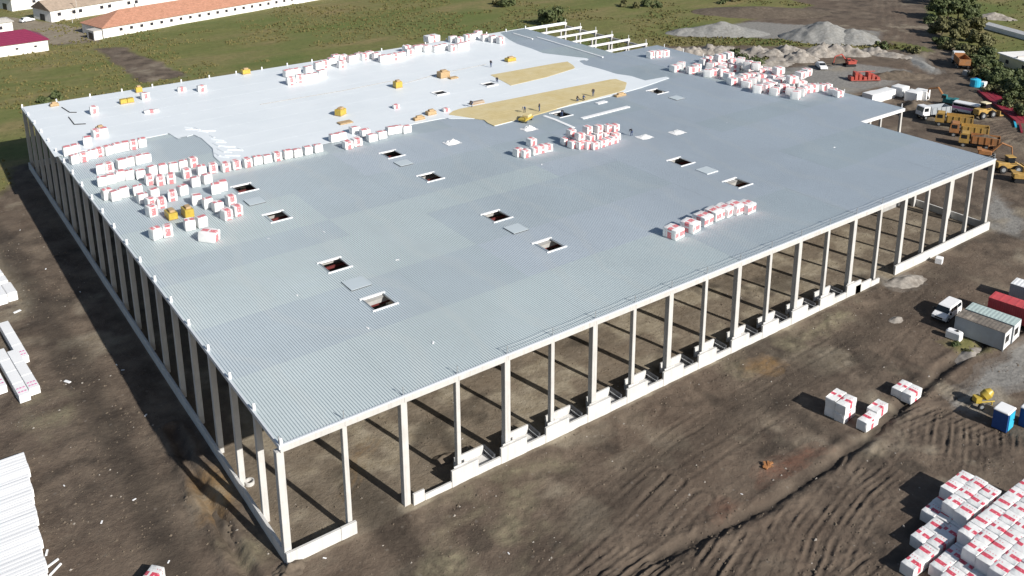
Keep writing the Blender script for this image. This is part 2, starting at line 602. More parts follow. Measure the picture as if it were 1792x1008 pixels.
GRASS = [
    [(-400, 131), (-7, 129), (100, 128), (141, 131), (163.48, 120.16), (187.13, 134.04), (226.47, 136.04), (263.04, 140.02), (330, 330), (500, 900), (-400, 900)],
    [(281.94, 105.28), (245.16, 77.05), (229.82, 61.59), (213.17, 47.22), (194.21, 29.68), (187.72, 13.43), (269.57, 19.61), (459.57, 117.52), (446.36, 179.08), (347.94, 140.46)],
    [(184.49, 133.95), (201.06, 119.36), (216.82, 101.40), (232.02, 82.16), (226.86, 78.63), (208.96, 97.68), (192.47, 112.02), (172.89, 124.91)],
    [(233.51, 88.79), (234.70, 78.26), (230.57, 74.02), (225.25, 81.67)],
    [(81.66, -14.30), (85.92, -15.73), (85.91, -19.45), (81.75, -18.02)],
    [(-60, 150), (-3, 140), (-4.5, 118), (-16, 100), (-60, 95)],
]
BARE = [
    [(34.56, 227.42), (42.09, 224.58), (47.16, 177.75), (35.04, 176.77)],
    [(19.28, 298.33), (28.03, 285.38), (43.99, 249.87), (38.23, 236.33), (25.47, 238.09), (24.47, 264.65), (16.17, 276.54)],
]
GRAVEL = [
    [(70.06, -21.04), (89.73, -21.27), (95.38, -22.72), (88.50, -25.86), (72.57, -25.06), (70.40, -24.25)],
    [(163.57, 93.23), (184.47, 85.19), (201.37, 78.88), (204.13, 65.01), (187.55, 59.54), (171.50, 61.74), (166.72, 75.17)],
    [(197.19, 145.14), (224.95, 132.33), (243.26, 99.04), (229.33, 89.98), (186.41, 134.59)],
    [(220.73, 76.12), (224.26, 73.46), (209.13, 58.98), (204.50, 59.50)],
    [(93.05, 1.26), (96.08, -0.07), (94.49, -4.67), (90.87, -1.99)],
    [(121.81, 1.05), (139.07, 8.61), (130.78, -1.25), (121.66, -5.70)],
]
PALE = [
    [(25.79, 239.79), (38.31, 240.33), (44.82, 245.97), (67.68, 261.58), (24.31, 307.70), (16.91, 281.75)],
    [(-10.49, 89.66), (-9.68, 79.19), (-10.52, 64.80), (-12.33, 62.30), (-13.19, 70.79)],
    [(-4.89, 13.12), (-1.79, 13.89), (-1.73, 10.79), (-4.98, 10.27)],
    [(179.53, 210.89), (242.29, 183.11), (229.77, 171.14), (155.62, 176.63), (156.09, 182.16)],
    [(61.09, 186.15), (83.31, 189.69), (84.18, 175.55), (60.42, 175.38)],
]
DITCH = [(27.12, -19.16), (33.70, -20.04), (40.56, -20.82), (50.27, -20.66), (59.10, -20.14), (68.98, -18.85), (76.70, -17.92), (83.60, -17.75), (98.06, -19.31)]
RUTS = [(15.76, -15.29), (28.07, -13.57), (33.20, -16.86), (40.24, -21.07), (49.74, -21.04), (74.98, -18.18), (72.15, -25.28), (70.73, -30.54), (60.85, -30.09), (57.80, -25.65), (47.07, -29.87), (38.87, -34.55)]
SIDE_TRENCH = [(-3.6, 0.0), (-3.2, 14.0), (-2.6, 26.0)]
SPOIL_PITS = [((-16.80, 30.42), 3.0), ((-10.15, 20.05), 2.5)]


def build_ground():
    def axis(segs):
        out = []
        for a, b, s in segs:
            out.append(np.arange(a, b, s))
        return np.concatenate(out + [np.array([segs[-1][1]])])
    xs = axis([(-900, -120, 60), (-120, -42, 3.0), (-42, -30, 0.4), (-30, 8, 0.25), (8, 76, 0.17), (76, 100, 0.30), (100, 360, 1.1), (360, 1500, 60)])
    ys = axis([(-600, -60, 45), (-60, -45, 1.0), (-45, -5, 0.17), (-5, 30, 0.27), (30, 150, 0.8), (150, 360, 1.3), (360, 1500, 60)])
    X, Y = np.meshgrid(xs, ys, indexing='ij')
    near = np.clip(1 - np.maximum(np.abs(X - 45) - 110, np.abs(Y - 20) - 110) / 60, 0, 1)
    # gentle relief
    Z = 0.25 * N1(X, Y, 17) + 0.12 * N2(X, Y, 5.5) + near * (0.10 * N3(X, Y, 1.9) + 0.05 * N4(X, Y, 0.8))
    hall = ((X > -0.5) & (X < XR + 0.5) & (Y > -0.8) & (Y < DEPTH + 0.5))
    Z = np.where(hall, 0.35 * Z, Z)
    wx = X + 2.2 * N1(X, Y, 7) + 1.2 * N2(X, Y, 2.3)
    wy = Y + 2.2 * N3(X, Y, 7) + 1.2 * N4(X, Y, 2.3)

    def soft(polys, k=1.0):
        a = np.zeros(X.shape)
        for p in polys:
            for ox, oy in ((0, 0), (0.7, 0.5), (-0.6, 0.7), (0.3, -0.9)):
                a = np.maximum(a, 0) + 0.25 * poly_mask(wx + ox * k, wy + oy * k, p)
        return np.clip(a, 0, 1)
    scat = np.clip((N4(X, Y, 3.1) + 0.8 * N1(X, Y, 9) - 0.28) * 3, 0, 0.45) * (Y < 128)
    grass = np.clip(soft(GRASS) - soft(BARE), 0, 1)
    # thin weeds here and there on the site
    grav = soft(GRAVEL)
    pale = soft(PALE) * 0.85
    # pale trodden patches inside the hall and by the wall
    patch = np.clip((N1(X, Y, 4.3) + 0.6 * N2(X, Y, 1.7) - 0.08) * 2.4, 0, 0.8)
    pale = np.maximum(pale, np.where(hall, patch + 0.33, patch * np.clip(N3(X, Y, 12) * 4 + 0.25, 0, 0.8)))
    wet = np.clip((N2(X, Y, 8.0) + 0.7 * N4(X, Y, 2.6) + 0.4 * N3(X, Y, 1.1) - 0.22) * 2.0, 0, 0.5) * (1 - grass) * near
    # smooth dark driven lanes
    for pts_, w_, k_ in (([(-9.5, -12), (-8.2, 25), (-8.8, 60), (-11, 110)], 1.9, 0.5), ([(9.3, 8), (9.6, -8), (13, -24), (20, -44)], 1.7, 0.5), ([(16.93, -13.75), (38.42, -10.25), (64.37, -8.04), (88.89, -6.74), (102.57, -3.95)], 2.6, 0.36)):
        dl, _ = line_dist(X, Y, pts_)
        wet = np.maximum(wet, k_ * np.exp(-((dl + 1.2 * N1(X, Y, 5)) / w_) ** 4))
    clay = soft([[(-3.70, 16.89), (-1.34, 16.57), (-1.29, 11.68), (-2.20, 8.70), (-4.69, 8.66), (-4.67, 12.95)], [(58.69, -2.59), (62.86, -4.06), (62.23, -6.46), (58.38, -5.93), (56.65, -3.89)], [(7.31, 4.14), (12.32, 8.97), (15.11, 11.66), (11.60, 9.51)]]) * 0.8
    rust_ = soft([[(44.57, -16.46), (52.53, -18.32), (51.42, -19.83), (44.55, -19.37), (43.06, -18.07)], [(35.78, -17.79), (38.47, -17.59), (39.17, -18.80), (36.00, -19.40)]]) * 0.7
    olive = soft([[(13.41, -0.35), (21.93, -0.35), (29.73, -3.85), (24.05, -7.18), (21.53, -13.76), (14.91, -13.08), (8.00, -8.00)], [(-0.95, 8.26), (-0.87, 2.72), (-3.28, 0.70), (-4.69, 5.52)], [(-13.69, 42.13), (-10.20, 40.98), (-9.60, 35.00), (-14.18, 29.64), (-15.75, 36.91)], [(54.80, -0.98), (63.47, -0.87), (73.56, -1.19), (83.96, -1.08), (77.85, -4.37), (55.70, -4.70)]]) * np.clip(0.45 + 1.6 * N4(X, Y, 3.0) + 0.9 * N2(X, Y, 1.2), 0, 0.9)
    Z += near * olive * (0.16 * N2(X, Y, 1.1) + 0.14 * N3(X, Y, 0.55))
    # ditch with a bank
    d, al = line_dist(X, Y, DITCH)
    wob = 0.25 * N2(X, Y, 1.7)
    wob = 0.45 * N2(X, Y, 2.4) + 0.3 * N3(X, Y, 0.9)
    cut = np.exp(-((d + wob) / 0.55) ** 2)
    Z -= 0.42 * cut * near
    Z += 0.10 * np.exp(-((d - 1.3) / 0.5) ** 2) * near * (1 + 2 * N1(X, Y, 3))
    wet = np.maximum(wet, 0.62 * np.exp(-((d + wob) / 0.6) ** 2))
    # wheel ruts in the soft mud
    rm = np.clip(sum(poly_mask(X + ox, Y + oy, RUTS) * 0.2 for ox, oy in ((0, 0), (1, 0), (-1, 0), (0, 1), (0, -1))), 0, 1)
    wv = X * 0.04 - Y * 0.999 + 4.2 * N1(X, Y, 19) + 0.5 * N2(X, Y, 6)
    wv2 = X * 0.24 - Y * 0.97 + 4.6 * N3(X, Y, 15) + 0.6 * N4(X, Y, 5)

    def ridge(w, per, ph=0.0):
        return 1 - 2 * np.abs(np.sin(w * math.pi / per + ph)) ** 0.8
    a1 = np.clip(N4(X, Y, 6.5) * 2.2 + 0.45, 0, 1)
    a2 = np.clip(-N4(X, Y, 6.5) * 2.2 + 0.35, 0, 1)
    rut = a1 * (0.7 * ridge(wv, 0.62) + 0.5 * ridge(wv, 1.15, 0.6)) + a2 * (0.7 * ridge(wv2, 0.8) + 0.4 * ridge(wv2, 0.55, 1.0))
    rut *= 0.12 + 1.7 * np.clip(N1(X, Y, 3.7) + 0.8 * N2(X, Y, 1.6) + 0.35, 0, 1)
    Z += rm * ((0.10 + 0.12 * np.clip(N3(X, Y, 4.5) + 0.4, 0, 1)) * rut + 0.10 * N2(X, Y, 0.45))
    wet = np.maximum(wet, rm * np.clip(-rut * 0.55 - 0.1, 0, 0.5))
    # traffic tracks along the left wall and in front
    def track(pts, w, amp):
        dd, _ = line_dist(X, Y, pts)
        k = np.exp(-(dd / w) ** 4)
        s = np.sin((dd + 0.5 * N1(X, Y, 6)) * 2 * math.pi / 1.0)
        return k * amp * s
    def tyres(pts, depth, gauge=0.95, w=0.24):
        dd, al = line_dist(X, Y, pts)
        dd = dd + 0.18 * N1(X, Y, 4)
        g = np.exp(-((dd - gauge) / w) ** 2)
        lip = np.exp(-((dd - gauge - 0.42) / 0.16) ** 2) + np.exp(-((dd - gauge + 0.42) / 0.16) ** 2)
        k = np.clip(0.5 + 1.4 * N3(X, Y, 7), 0.1, 1)
        return k * depth * (-g + 0.45 * lip), k * g
    TR = [([(-10, -12), (-9.0, 25), (-9.8, 60), (-12, 110)], 0.07), ([(-7.8, -8), (-7.2, 30), (-7.9, 55), (-9.5, 90)], 0.06), ([(-12, -6), (-11, 30), (-12, 48)], 0.05),
          ([(8.6, 6), (9.0, -8), (11.5, -22), (16, -40)], 0.09), ([(10.0, 5), (10.3, -10), (14, -25), (22, -42)], 0.07),
          ([(15.70, -12.85), (24.35, -10.35), (41.18, -7.55), (66.51, -6.44), (89.75, -5.36), (101.20, -2.94)], 0.06), ([(24.91, -16.24), (34.31, -12.68), (47.18, -11.97), (67.74, -10.53), (84.59, -9.35)], 0.05),
          ([(35.12, -18.75), (43.98, -17.68), (57.91, -17.38), (72.23, -13.85), (85.82, -10.26)], 0.05), ([(19.87, -16.56), (26.80, -14.96), (35.85, -12.76)], 0.09), ([(17.84, -15.06), (26.24, -13.17), (35.07, -11.11)], 0.09), ([(21.39, -18.63), (27.94, -17.59), (36.31, -16.20)], 0.08)]
    for pts_, dp in TR:
        dz, gg = tyres(pts_, dp)
        Z += dz
        wet = np.maximum(wet, 0.30 * gg)
    Z += track([(296.76, 129.04), (246.62, 91.15), (207.41, 58.79), (188.97, 39.43), (170.16, 21.76)], 4.0, 0.15)
    Z += track([(291.63, 132.95), (241.60, 94.94), (202.59, 62.41)], 3.0, 0.15)
    # narrow trench beside the left plinth near the corner, with the spoil thrown up beside it
    d, al = line_dist(X, Y, SIDE_TRENCH)
    Z -= 0.5 * np.exp(-((d + wob) / 0.45) ** 2)
    Z += 0.32 * np.exp(-((d - 1.1 + wob) / 0.5) ** 2)
    # churned mud just in front of the plinth
    fr = np.exp(-((Y + 2.5) / 2.2) ** 2) * ((X > 12) & (X < 95))
    Z += fr * (0.22 * N2(X, Y, 1.3) + 0.12 * N3(X, Y, 0.7))
    # small spoil scars along the plot edge
    me = bpy.data.meshes.new('ground')
    nx, ny = X.shape
    co = np.stack([X, Y, Z], -1).reshape(-1, 3).astype(np.float32)
    idx = np.arange(nx * ny).reshape(nx, ny)
    q = np.stack([idx[:-1, :-1], idx[1:, :-1], idx[1:, 1:], idx[:-1, 1:]], -1).reshape(-1, 4).astype(np.int32)
    me.vertices.add(len(co))
    me.vertices.foreach_set('co', co.ravel())
    me.loops.add(q.size)
    me.loops.foreach_set('vertex_index', q.ravel())
    me.polygons.add(len(q))
    me.polygons.foreach_set('loop_start', np.arange(0, q.size, 4, dtype=np.int32))
    me.polygons.foreach_set('loop_total', np.full(len(q), 4, np.int32))
    me.polygons.foreach_set('use_smooth', np.ones(len(q), bool))
    me.update(calc_edges=True)
    ca = me.color_attributes.new('zone', 'FLOAT_COLOR', 'POINT')
    zc = np.stack([grass, grav, pale, np.clip(wet, 0, 1)], -1).reshape(-1, 4).astype(np.float32)
    ca.data.foreach_set('color', zc.ravel())
    ca = me.color_attributes.new('zone2', 'FLOAT_COLOR', 'POINT')
    z2 = np.stack([clay, rust_, np.clip(olive, 0, 1), np.ones(X.shape)], -1).reshape(-1, 4).astype(np.float32)
    ca.data.foreach_set('color', z2.ravel())
    me.materials.append(M['ground'])
    o = link(bpy.data.objects.new('ground', me))
    tag(o, 'brown churned building site earth running into rough grass fields', 'ground', kind='structure')
    return X, Y, Z


GX, GY, GZ = build_ground()
_xs, _ys = GX[:, 0], GY[0, :]


def gz(x, y):
    i = min(max(int(np.searchsorted(_xs, x)) - 1, 0), len(_xs) - 2)
    j = min(max(int(np.searchsorted(_ys, y)) - 1, 0), len(_ys) - 2)
    return float(max(GZ[i, j], GZ[i + 1, j], GZ[i, j + 1], GZ[i + 1, j + 1]))


def gmin(x, y):
    i = min(max(int(np.searchsorted(_xs, x)) - 1, 0), len(_xs) - 2)
    j = min(max(int(np.searchsorted(_ys, y)) - 1, 0), len(_ys) - 2)
    return float(min(GZ[i, j], GZ[i + 1, j], GZ[i, j + 1], GZ[i + 1, j + 1]))


# ------------------------------------------------------------------ the hall under construction
hall = empty('industrial_hall', (0, 0, 0), 0, 'large unfinished industrial hall with pale concrete columns and half covered grey steel roof', 'hall')

SKY = [(19.0, 17.4), (19.0, 28.7), (19.1, 46.9), (19.3, 59.7), (43.5, 17.5), (43.4, 29.0), (43.8, 47.1), (44.1, 59.7),
       (79.4, 17.6), (79.3, 29.1), (80.0, 60.2), (105.2, 60.6)]
SKY_HALF = (1.3, 1.5)


def column(x0, x1, y0, y1, z0, z1):
    mb = MB()
    mb.cbox(x0, x1, y0, y1, z0, z1, 0.03)
    return mb.build('column', M['concrete'], hall)


# front row: main columns alternate with slimmer wind columns
for i, x in enumerate(CX):
    w = 0.34 if i % 2 == 0 else 0.23
    column(x - w, x + w, 0.05, 0.75 if i % 2 == 0 else 0.6, -0.3, H - 0.72)
    # short steel safety post at the roof edge above each column
    mb = MB()
    mb.tube((x, 0.12, H - 0.05), (x, 0.12, H + 0.85), 0.05, n=6)
    mb.box(x - 0.12, x + 0.12, 0.02, 0.24, H - 0.03, H + 0.02)
    mb.build('safety_post', M['galv'], hall)
    if 4 <= i < 20:
        mb = MB()
        x2 = CX[i + 1]
        for zz in (0.8, 0.42):
            n = 5
            for k in range(n):
                a, b = k / n, (k + 1) / n
                mb.tube((x + (x2 - x) * a, 0.12, H + zz - 0.10 * math.sin(math.pi * a)), (x + (x2 - x) * b, 0.12, H + zz - 0.10 * math.sin(math.pi * b)), 0.018, n=4)
        mb.build('safety_rope', M['galv'], hall)
# left row
for j in range(1, 21):
    y = j * BY
    column(0.02, 0.62, y - 0.27, y + 0.27, -0.3, H - 0.42)
for j in range(0, 21):
    y = j * BY
    mb = MB()
    mb.cbox(0.0, 0.26, y - 0.12, y + 0.12, H - 0.1, H + 0.62, 0.03)
    mb.build('column_head', M['curb'], hall)
# back row and right row
for i, x in enumerate(CX[1:]):
    column(x - 0.25, x + 0.25, DEPTH - 0.6, DEPTH - 0.05, -0.3, H - 0.42)
    mb = MB()
    mb.cbox(x - 0.12, x + 0.12, DEPTH - 0.3, DEPTH - 0.06, H - 0.1, H + 0.7, 0.03)
    mb.build('column_head', M['curb'], hall)
for j in range(1, 20):
    column(XR - 0.62, XR - 0.02, j * BY - 0.27, j * BY + 0.27, -0.3, H - 0.42)
# inside rows carrying the girders
for x in (24.36, 47.85, 71.58, 95.85):
    for j in (4, 8, 12, 16):
        column(x - 0.35, x + 0.35, j * BY - 0.35, j * BY + 0.35, -0.3, H - 1.72)
# annex columns (outer row)
AN = [YA + 0.3 + k * BY for k in range(17)]
AN = [y for y in AN if y < DEPTH + 0.5]
for y in AN:
    column(XA - 0.5, XA, y - 0.22, y + 0.22, -0.3, H - 0.5)
    column(XA - 7.1, XA - 6.7, y - 0.2, y + 0.2, -0.3, H - 0.5)
    mb = MB()
    mb.tube((XA - 0.2, y, H - 0.05), (XA - 0.2, y, H + 0.8), 0.07, n=6)
    mb.build('safety_post', M['curb'], hall)

# edge beams
for i in range(20):
    mb = MB()
    mb.cbox(CX[i] + 0.004, CX[i + 1] - 0.004, -0.1, 0.32, H - 0.74, H - 0.1, 0.02)
    mb.build('edge_beam', M['concrete'], hall)
mb = MB()
mb.box(-0.02, XR + 0.02, -0.16, 0.04, H - 0.105, H + 0.06)
mb.build('front_trim', M['edge_metal'], hall)
mb = MB()
mb.box(-0.12, 0.02, -0.15, DEPTH + 0.1, H - 0.36, H + 0.05)
mb.build('side_trim', M['edge_metal'], hall)
mb = MB()
mb.box(0, XA, DEPTH - 0.03, DEPTH + 0.12, H - 0.4, H + 0.06)
mb.build('back_trim', M['edge_metal'], hall)
for y0, y1 in ((0.3, 12.5), (12.51, YA)):
    mb = MB()
    mb.box(XR - 0.3, XR + 0.06, y0, y1, H - 0.5, H - 0.12)
    mb.build('edge_beam', M['concrete'], hall)
mb = MB()
mb.box(XR + 0.07, XA + 0.1, YA - 0.25, YA + 0.15, H - 0.62, H - 0.08)
mb.build('edge_beam', M['curb'], hall)

# girders and rafters under the deck
for j in range(1, 20):
    y = j * BY
    mb = MB()
    d = 1.5 if j % 4 == 0 else 0.75
    mb.prof([(y - 0.16, H - 0.2 - d), (y + 0.16, H - 0.2 - d), (y + 0.16, H - 0.45), (y + 0.27, H - 0.2), (y - 0.27, H - 0.2), (y - 0.16, H - 0.45)], 0.64, XR - 0.64, 'x')
    mb.build('girder', M['concrete_grey'], hall)
for y in (19.0, 30.6, 48.7, 61.6):
    mb = MB()
    mb.box(1, XR - 1, y - 0.11, y + 0.11, H - 1.35, H - 1.33)
    mb.box(1, XR - 1, y - 0.012, y + 0.012, H - 1.33, H - 1.02)
    mb.box(1, XR - 1, y - 0.11, y + 0.11, H - 1.02, H - 1.0)
    mb.build('purlin', M['rust'], hall)
# bare rafters of the annex, not decked yet
DECK_END = 90.3
for k, y in enumerate(AN):
    mb = MB()
    w = 0.2
    mb.prof([(y - w * 0.7, H - 0.62), (y + w * 0.7, H - 0.62), (y + w, H - 0.13), (y - w, H - 0.13)], XR + 0.1, XA + 0.15, 'x')
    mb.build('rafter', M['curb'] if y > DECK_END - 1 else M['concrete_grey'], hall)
mb = MB()
mb.box(XA - 0.15, XA + 0.1, DECK_END + 1.5, AN[-1], H - 1.4, H - 0.95)
mb.build('tie_beam', M['concrete'], hall)

# corrugated deck, one panel field per two bays
PITCH = 0.285


def deck_panel(x0, x1, y0, y1, mat, dz=0.0, holes=()):
    n = max(1, round((x1 - x0) / PITCH))
    p = (x1 - x0) / n
    d = 0.075
    prof = [(0, 0), (0.30 * p, 0), (0.44 * p, -d), (0.86 * p, -d), (p, 0)]
    mb = MB()
    for k in range(n):
        xa = x0 + k * p
        xm = xa + p / 2
        iv = [(y0, y1)]
        for hx, hy in holes:
            if abs(xm - hx) < SKY_HALF[0] - 0.1:
                nv = []
                for a, b in iv:
                    if hy + SKY_HALF[1] <= a or hy - SKY_HALF[1] >= b:
                        nv.append((a, b))
                    else:
                        if hy - SKY_HALF[1] - a > 0.05:
                            nv.append((a, hy - SKY_HALF[1]))
                        if b - hy - SKY_HALF[1] > 0.05:
                            nv.append((hy + SKY_HALF[1], b))
                iv = nv
        for a, b in iv:
            vs = [(xa + q, a, H + z + dz) for q, z in prof] + [(xa + q, b, H + z + dz) for q, z in prof]
            mb.add(vs, [(i, i + 1, i + 6, i + 5) for i in range(4)])
    return mb.build('deck_panel', mat, hall)


XE = [0.0] + CX[2::2]
YE = [0.04] + [12.2, 23.2, 35.5, 41.8, 53.5, 66.0, 78.3, 90.3, 103.0, 114.5, DEPTH - 0.04]
TONE = ['AAAAACCBBB', 'CCCBBBBBCC', 'AAACCCBBBB', 'CCAAABBBCC', 'AACCCCBBBB', 'CCCBBBCCBB', 'AAACCBBBCC', 'CCBBCCBBBB', 'AACCCCBBAA', 'CCAABBCCBB', 'AACCBBBBCC']
for r in range(len(YE) - 1):
    for c in range(10):
        hs = [h for h in SKY if XE[c] - 2 < h[0] < XE[c + 1] + 2 and YE[r] - 2 < h[1] < YE[r + 1] + 2]
        deck_panel(XE[c], XE[c + 1], YE[r] - (0.12 if r else 0), YE[r + 1], M['deck' + TONE[r][c]], 0.006 * ((r + c) % 2) + 0.002 * (r % 3), hs)
for r, (a, b) in enumerate(((YA + 0.05, 35.5), (35.4, 53.5), (53.4, 72.0), (71.9, DECK_END))):
    deck_panel(XR + 0.02, XA + 0.05, a, b, M['deck' + 'BCAB'[r]], 0.008 * (r % 2))

# skylight upstands: two bright long cheeks, two short sides, open to the dark hall
for hx, hy in SKY:
    a, b = SKY_HALF
    up = None
    for y0, y1 in ((hy - b - 0.18, hy - b + 0.02), (hy + b - 0.02, hy + b + 0.26)):
        r = MB()
        r.box(hx - a - 0.3, hx + a + 0.3, y0, y1, H - 0.14, H + 0.07)
        up = r.build('skylight_upstand', M['curb'], hall)
    for x0, x1 in ((hx - a - 0.06, hx - a + 0.03), (hx + a - 0.03, hx + a + 0.06)):
        s = MB()
        s.box(x0, x1, hy - b + 0.025, hy + b - 0.025, H - 0.14, H + 0.045)
        s.build('side_upstand', M['galv'], hall)

# ---- insulation and membrane laid on the back left part of the roof


def scan(poly, y):
    xs = []
    n = len(poly)
    for i in range(n):
        x0, y0 = poly[i]
        x1, y1 = poly[(i + 1) % n]
        if (y0 > y) != (y1 > y):
            xs.append(x0 + (x1 - x0) * (y - y0) / (y1 - y0))
    xs.sort()
    return [(xs[k], xs[k + 1]) for k in range(0, len(xs) - 1, 2)]


def strip_layer(name, poly, w, z0, z1, mat, parent, sub=0.42, lip=0.005, wob=0.0):
    ys = [p[1] for p in poly]
    y = min(ys) + 0.01
    k = 0
    while y < max(ys):
        ye = min(y + w, max(ys) - 0.005)
        n = max(1, int(math.ceil((ye - y) / sub)))
        rows = [scan(poly, y + (ye - y) * i / n) for i in range(n + 1)]
        mb = MB()
        zt = z1 + (lip if k % 2 else 0)
        for i in range(n):
            a, b = rows[i], rows[i + 1]
            ya, yb = y + (ye - y) * i / n, y + (ye - y) * (i + 1) / n
            if len(a) != len(b):
                if not a or not b:
                    a = b = (a or b)
                else:
                    a = b = (a if len(a) < len(b) else b)
            for (p0, p1), (q0, q1) in zip(a, b):
                vs = [(p0, ya, z0), (p1, ya, z0), (q1, yb, z0), (q0, yb, z0), (p0, ya, zt), (p1, ya, zt), (q1, yb, zt), (q0, yb, zt)]
                fs = [(4, 5, 6, 7), (1, 2, 6, 5), (3, 0, 4, 7)]
                if i == 0:
                    fs.append((0, 1, 5, 4))
                if i == n - 1:
                    fs.append((2, 3, 7, 6))
                mb.add(vs, fs)
        if mb.f:
            mb.build(name, mat, parent)
        y = ye + 0.004
        k += 1
        if ye >= max(ys) - 0.01:
            break


MEMB = [(0.15, DEPTH - 0.15), (-0.65, 90.82), (1.50, 91.26), (6.94, 91.80), (11.59, 92.01), (14.63, 92.02), (17.98, 92.23), (18.31, 88.13), (21.15, 89.08), (21.66, 86.38), (21.44, 79.91), (20.26, 75.91), (20.14, 72.33),
        (20.98, 71.05), (27.42, 70.57), (37.45, 70.49), (44.96, 70.52), (51.11, 71.48), (56.13, 71.04), (60.46, 71.21), (62.98, 69.33), (66.49, 66.70), (65.98, 61.60), (71.15, 61.93), (77.27, 63.06),
        (85.02, 63.26), (93.91, 63.44), (103.93, 64.26), (114.56, 66.37), (114.56, 67.55), (108.89, 67.74), (109.06, 72.27), (107.72, 75.66), (107.84, 81.76), (107.42, 85.93), (109.13, 89.95), (111.01, 88.54), (111.86, 89.94), (109.11, 95.50), (106.79, 100.10), (107.49, 105.46), (107.65, 111.47), (108.97, 116.88), (112, DEPTH - 0.15)]
strip_layer('membrane_strip', MEMB, 3.135, H + 0.02, H + 0.10, M['membrane'], hall)
WOOL1 = [(62.92, 72.27), (64.98, 73.74), (66.61, 74.06), (71.94, 73.74), (84.09, 73.50), (103.21, 72.88), (104.77, 72.61), (104.61, 68.91), (100.63, 65.18), (98.10, 64.50), (85.93, 63.80), (77.55, 62.61), (65.91, 61.72), (65.93, 63.75), (66.45, 65.72)]
WOOL2 = [(85.47, 91.06), (93.88, 90.89), (106.26, 90.54), (105.01, 86.78), (103.74, 84.59), (94.33, 82.41), (83.97, 81.55), (84.71, 85.75)]
strip_layer('mineral_wool', WOOL1, 30, H + 0.02, H + 0.14, M['wool'], hall)
strip_layer('mineral_wool', WOOL2, 30, H + 0.02, H + 0.14, M['wool'], hall)
# loose white membrane tongues and lengths rolled out over the bare deck


def ribbon(name, pts, w, z, mat, parent, th=0.03):
    mb = MB()
    for (x0, y0), (x1, y1) in zip(pts[:-1], pts[1:]):
        d = Vector((x1 - x0, y1 - y0, 0))
        n = Vector((-d.y, d.x, 0)).normalized() * (w / 2)
        ps = [(x0 - n.x, y0 - n.y), (x1 - n.x, y1 - n.y), (x1 + n.x, y1 + n.y), (x0 + n.x, y0 + n.y)]
        mb.prism(ps, z, z + th)
    return mb.build(name, mat, parent)


def loose(name, pts, w, label, cat, mat='panel_white', z=H + 0.012, th=0.06):
    o = ribbon(name, pts, w, z, M[mat], None, th)
    return tag(o, label, cat)


loose('membrane_length', [(81.25, 55.75), (93.27, 56.19)], 0.9, 'long narrow white length of membrane lying on the bare grey deck', 'membrane', th=0.12)
loose('membrane_offcut', [(89.65, 61.27), (92.09, 61.38)], 1.0, 'short white membrane offcut behind the long white length on the deck', 'membrane', th=0.15)
loose('membrane_flap', [(76.81, 61.25), (76.98, 58.09), (76.65, 52.50)], 0.7, 'thin white membrane strip leading from the yellow wool to the packs', 'membrane', th=0.08)
loose('steel_profile', [(116.13, 114.45), (115.34, 88.54)], 0.35, 'long white edge profile lying across the far right deck', 'profile', 'curb', th=0.22)
loose('steel_profile', [(114.08, 121.93), (114.02, 113.58)], 0.35, 'short white edge profile lying beside the far pack row', 'profile', 'curb', th=0.2)
FOLD = [(21.68, 93.35), (21.97, 91.78), (22.73, 91.67), (23.07, 89.63), (24.00, 89.37), (23.39, 85.91), (23.52, 83.70), (23.58, 81.99), (22.44, 81.21), (23.25, 79.80), (23.99, 78.84), (22.13, 77.85), (22.76, 76.61), (24.11, 76.77), (20.98, 76.39), (21.40, 74.56), (22.78, 74.29), (24.90, 76.57)]
for k, p in enumerate(FOLD):
    a_ = R(-60 + 25 * math.sin(k * 2.1))
    L_ = 0.8 + 0.5 * math.sin(k * 1.3) ** 2
    mb = MB()
    c_, s_ = math.cos(a_), math.sin(a_)
    mb.prof([(-0.16, 0.0), (0.17, 0.0), (0.09, 0.09), (0.0, 0.05), (-0.08, 0.12)], -L_, L_, 'x')
    mb.v = [(p[0] + c_ * x - s_ * y, p[1] + s_ * x + c_ * y, H + 0.10 + z) for x, y, z in mb.v]
    fix_normals(mb.build('membrane_fold', M['membrane'], hall))
# lids of the skylights laid out on the deck beside their openings
for n, (c, w, lab) in enumerate((((18.59, 53.75), 2.4, 'flat pale skylight lid lying by the leftmost front packs'), ((18.89, 22.65), 2.6, 'flat grey skylight lid with dark edge between the two nearest openings'),
                                 ((43.45, 54.79), 2.3, 'flat grey skylight lid beside the opening near the pack row'), ((42.98, 23.95), 2.4, 'flat grey skylight lid between the two middle openings'),
                                 ((79.54, 23.79), 2.4, 'white framed skylight lid between the two right hand openings'), ((104.77, 54.82), 2.3, 'flat grey skylight lid on the deck by the far right opening'))):
    o = empty('skylight_lid', (c[0], c[1], H + 0.01), 0.0, lab, 'skylight lid', 'skylight lids on the deck')
    a = MB()
    a.box(-w / 2, w / 2, -w / 2, w / 2, 0.09, 0.13)
    a.build('panel', M['deckC'], o)
    b = MB()
    b.box(-w / 2, w / 2, -w / 2, -w / 2 + 0.08, 0, 0.088)
    b.box(-w / 2, w / 2, w / 2 - 0.08, w / 2, 0, 0.088)
    b.box(-w / 2, -w / 2 + 0.08, -w / 2 + 0.085, w / 2 - 0.085, 0, 0.088)
    b.box(w / 2 - 0.08, w / 2, -w / 2 + 0.085, w / 2 - 0.085, 0, 0.088)
    b.build('frame', M['curb'] if n == 4 else M['dock_shade_frame'], o)

# ---- plinth of precast panels


def pl(name, x0, x1, y0, y1, z0, z1, mat='plinth', parent=None):
    mb = MB()
    mb.cbox(x0, x1, y0, y1, z0, z1, 0.025)
    return mb.build(name, M[mat], parent or hall)


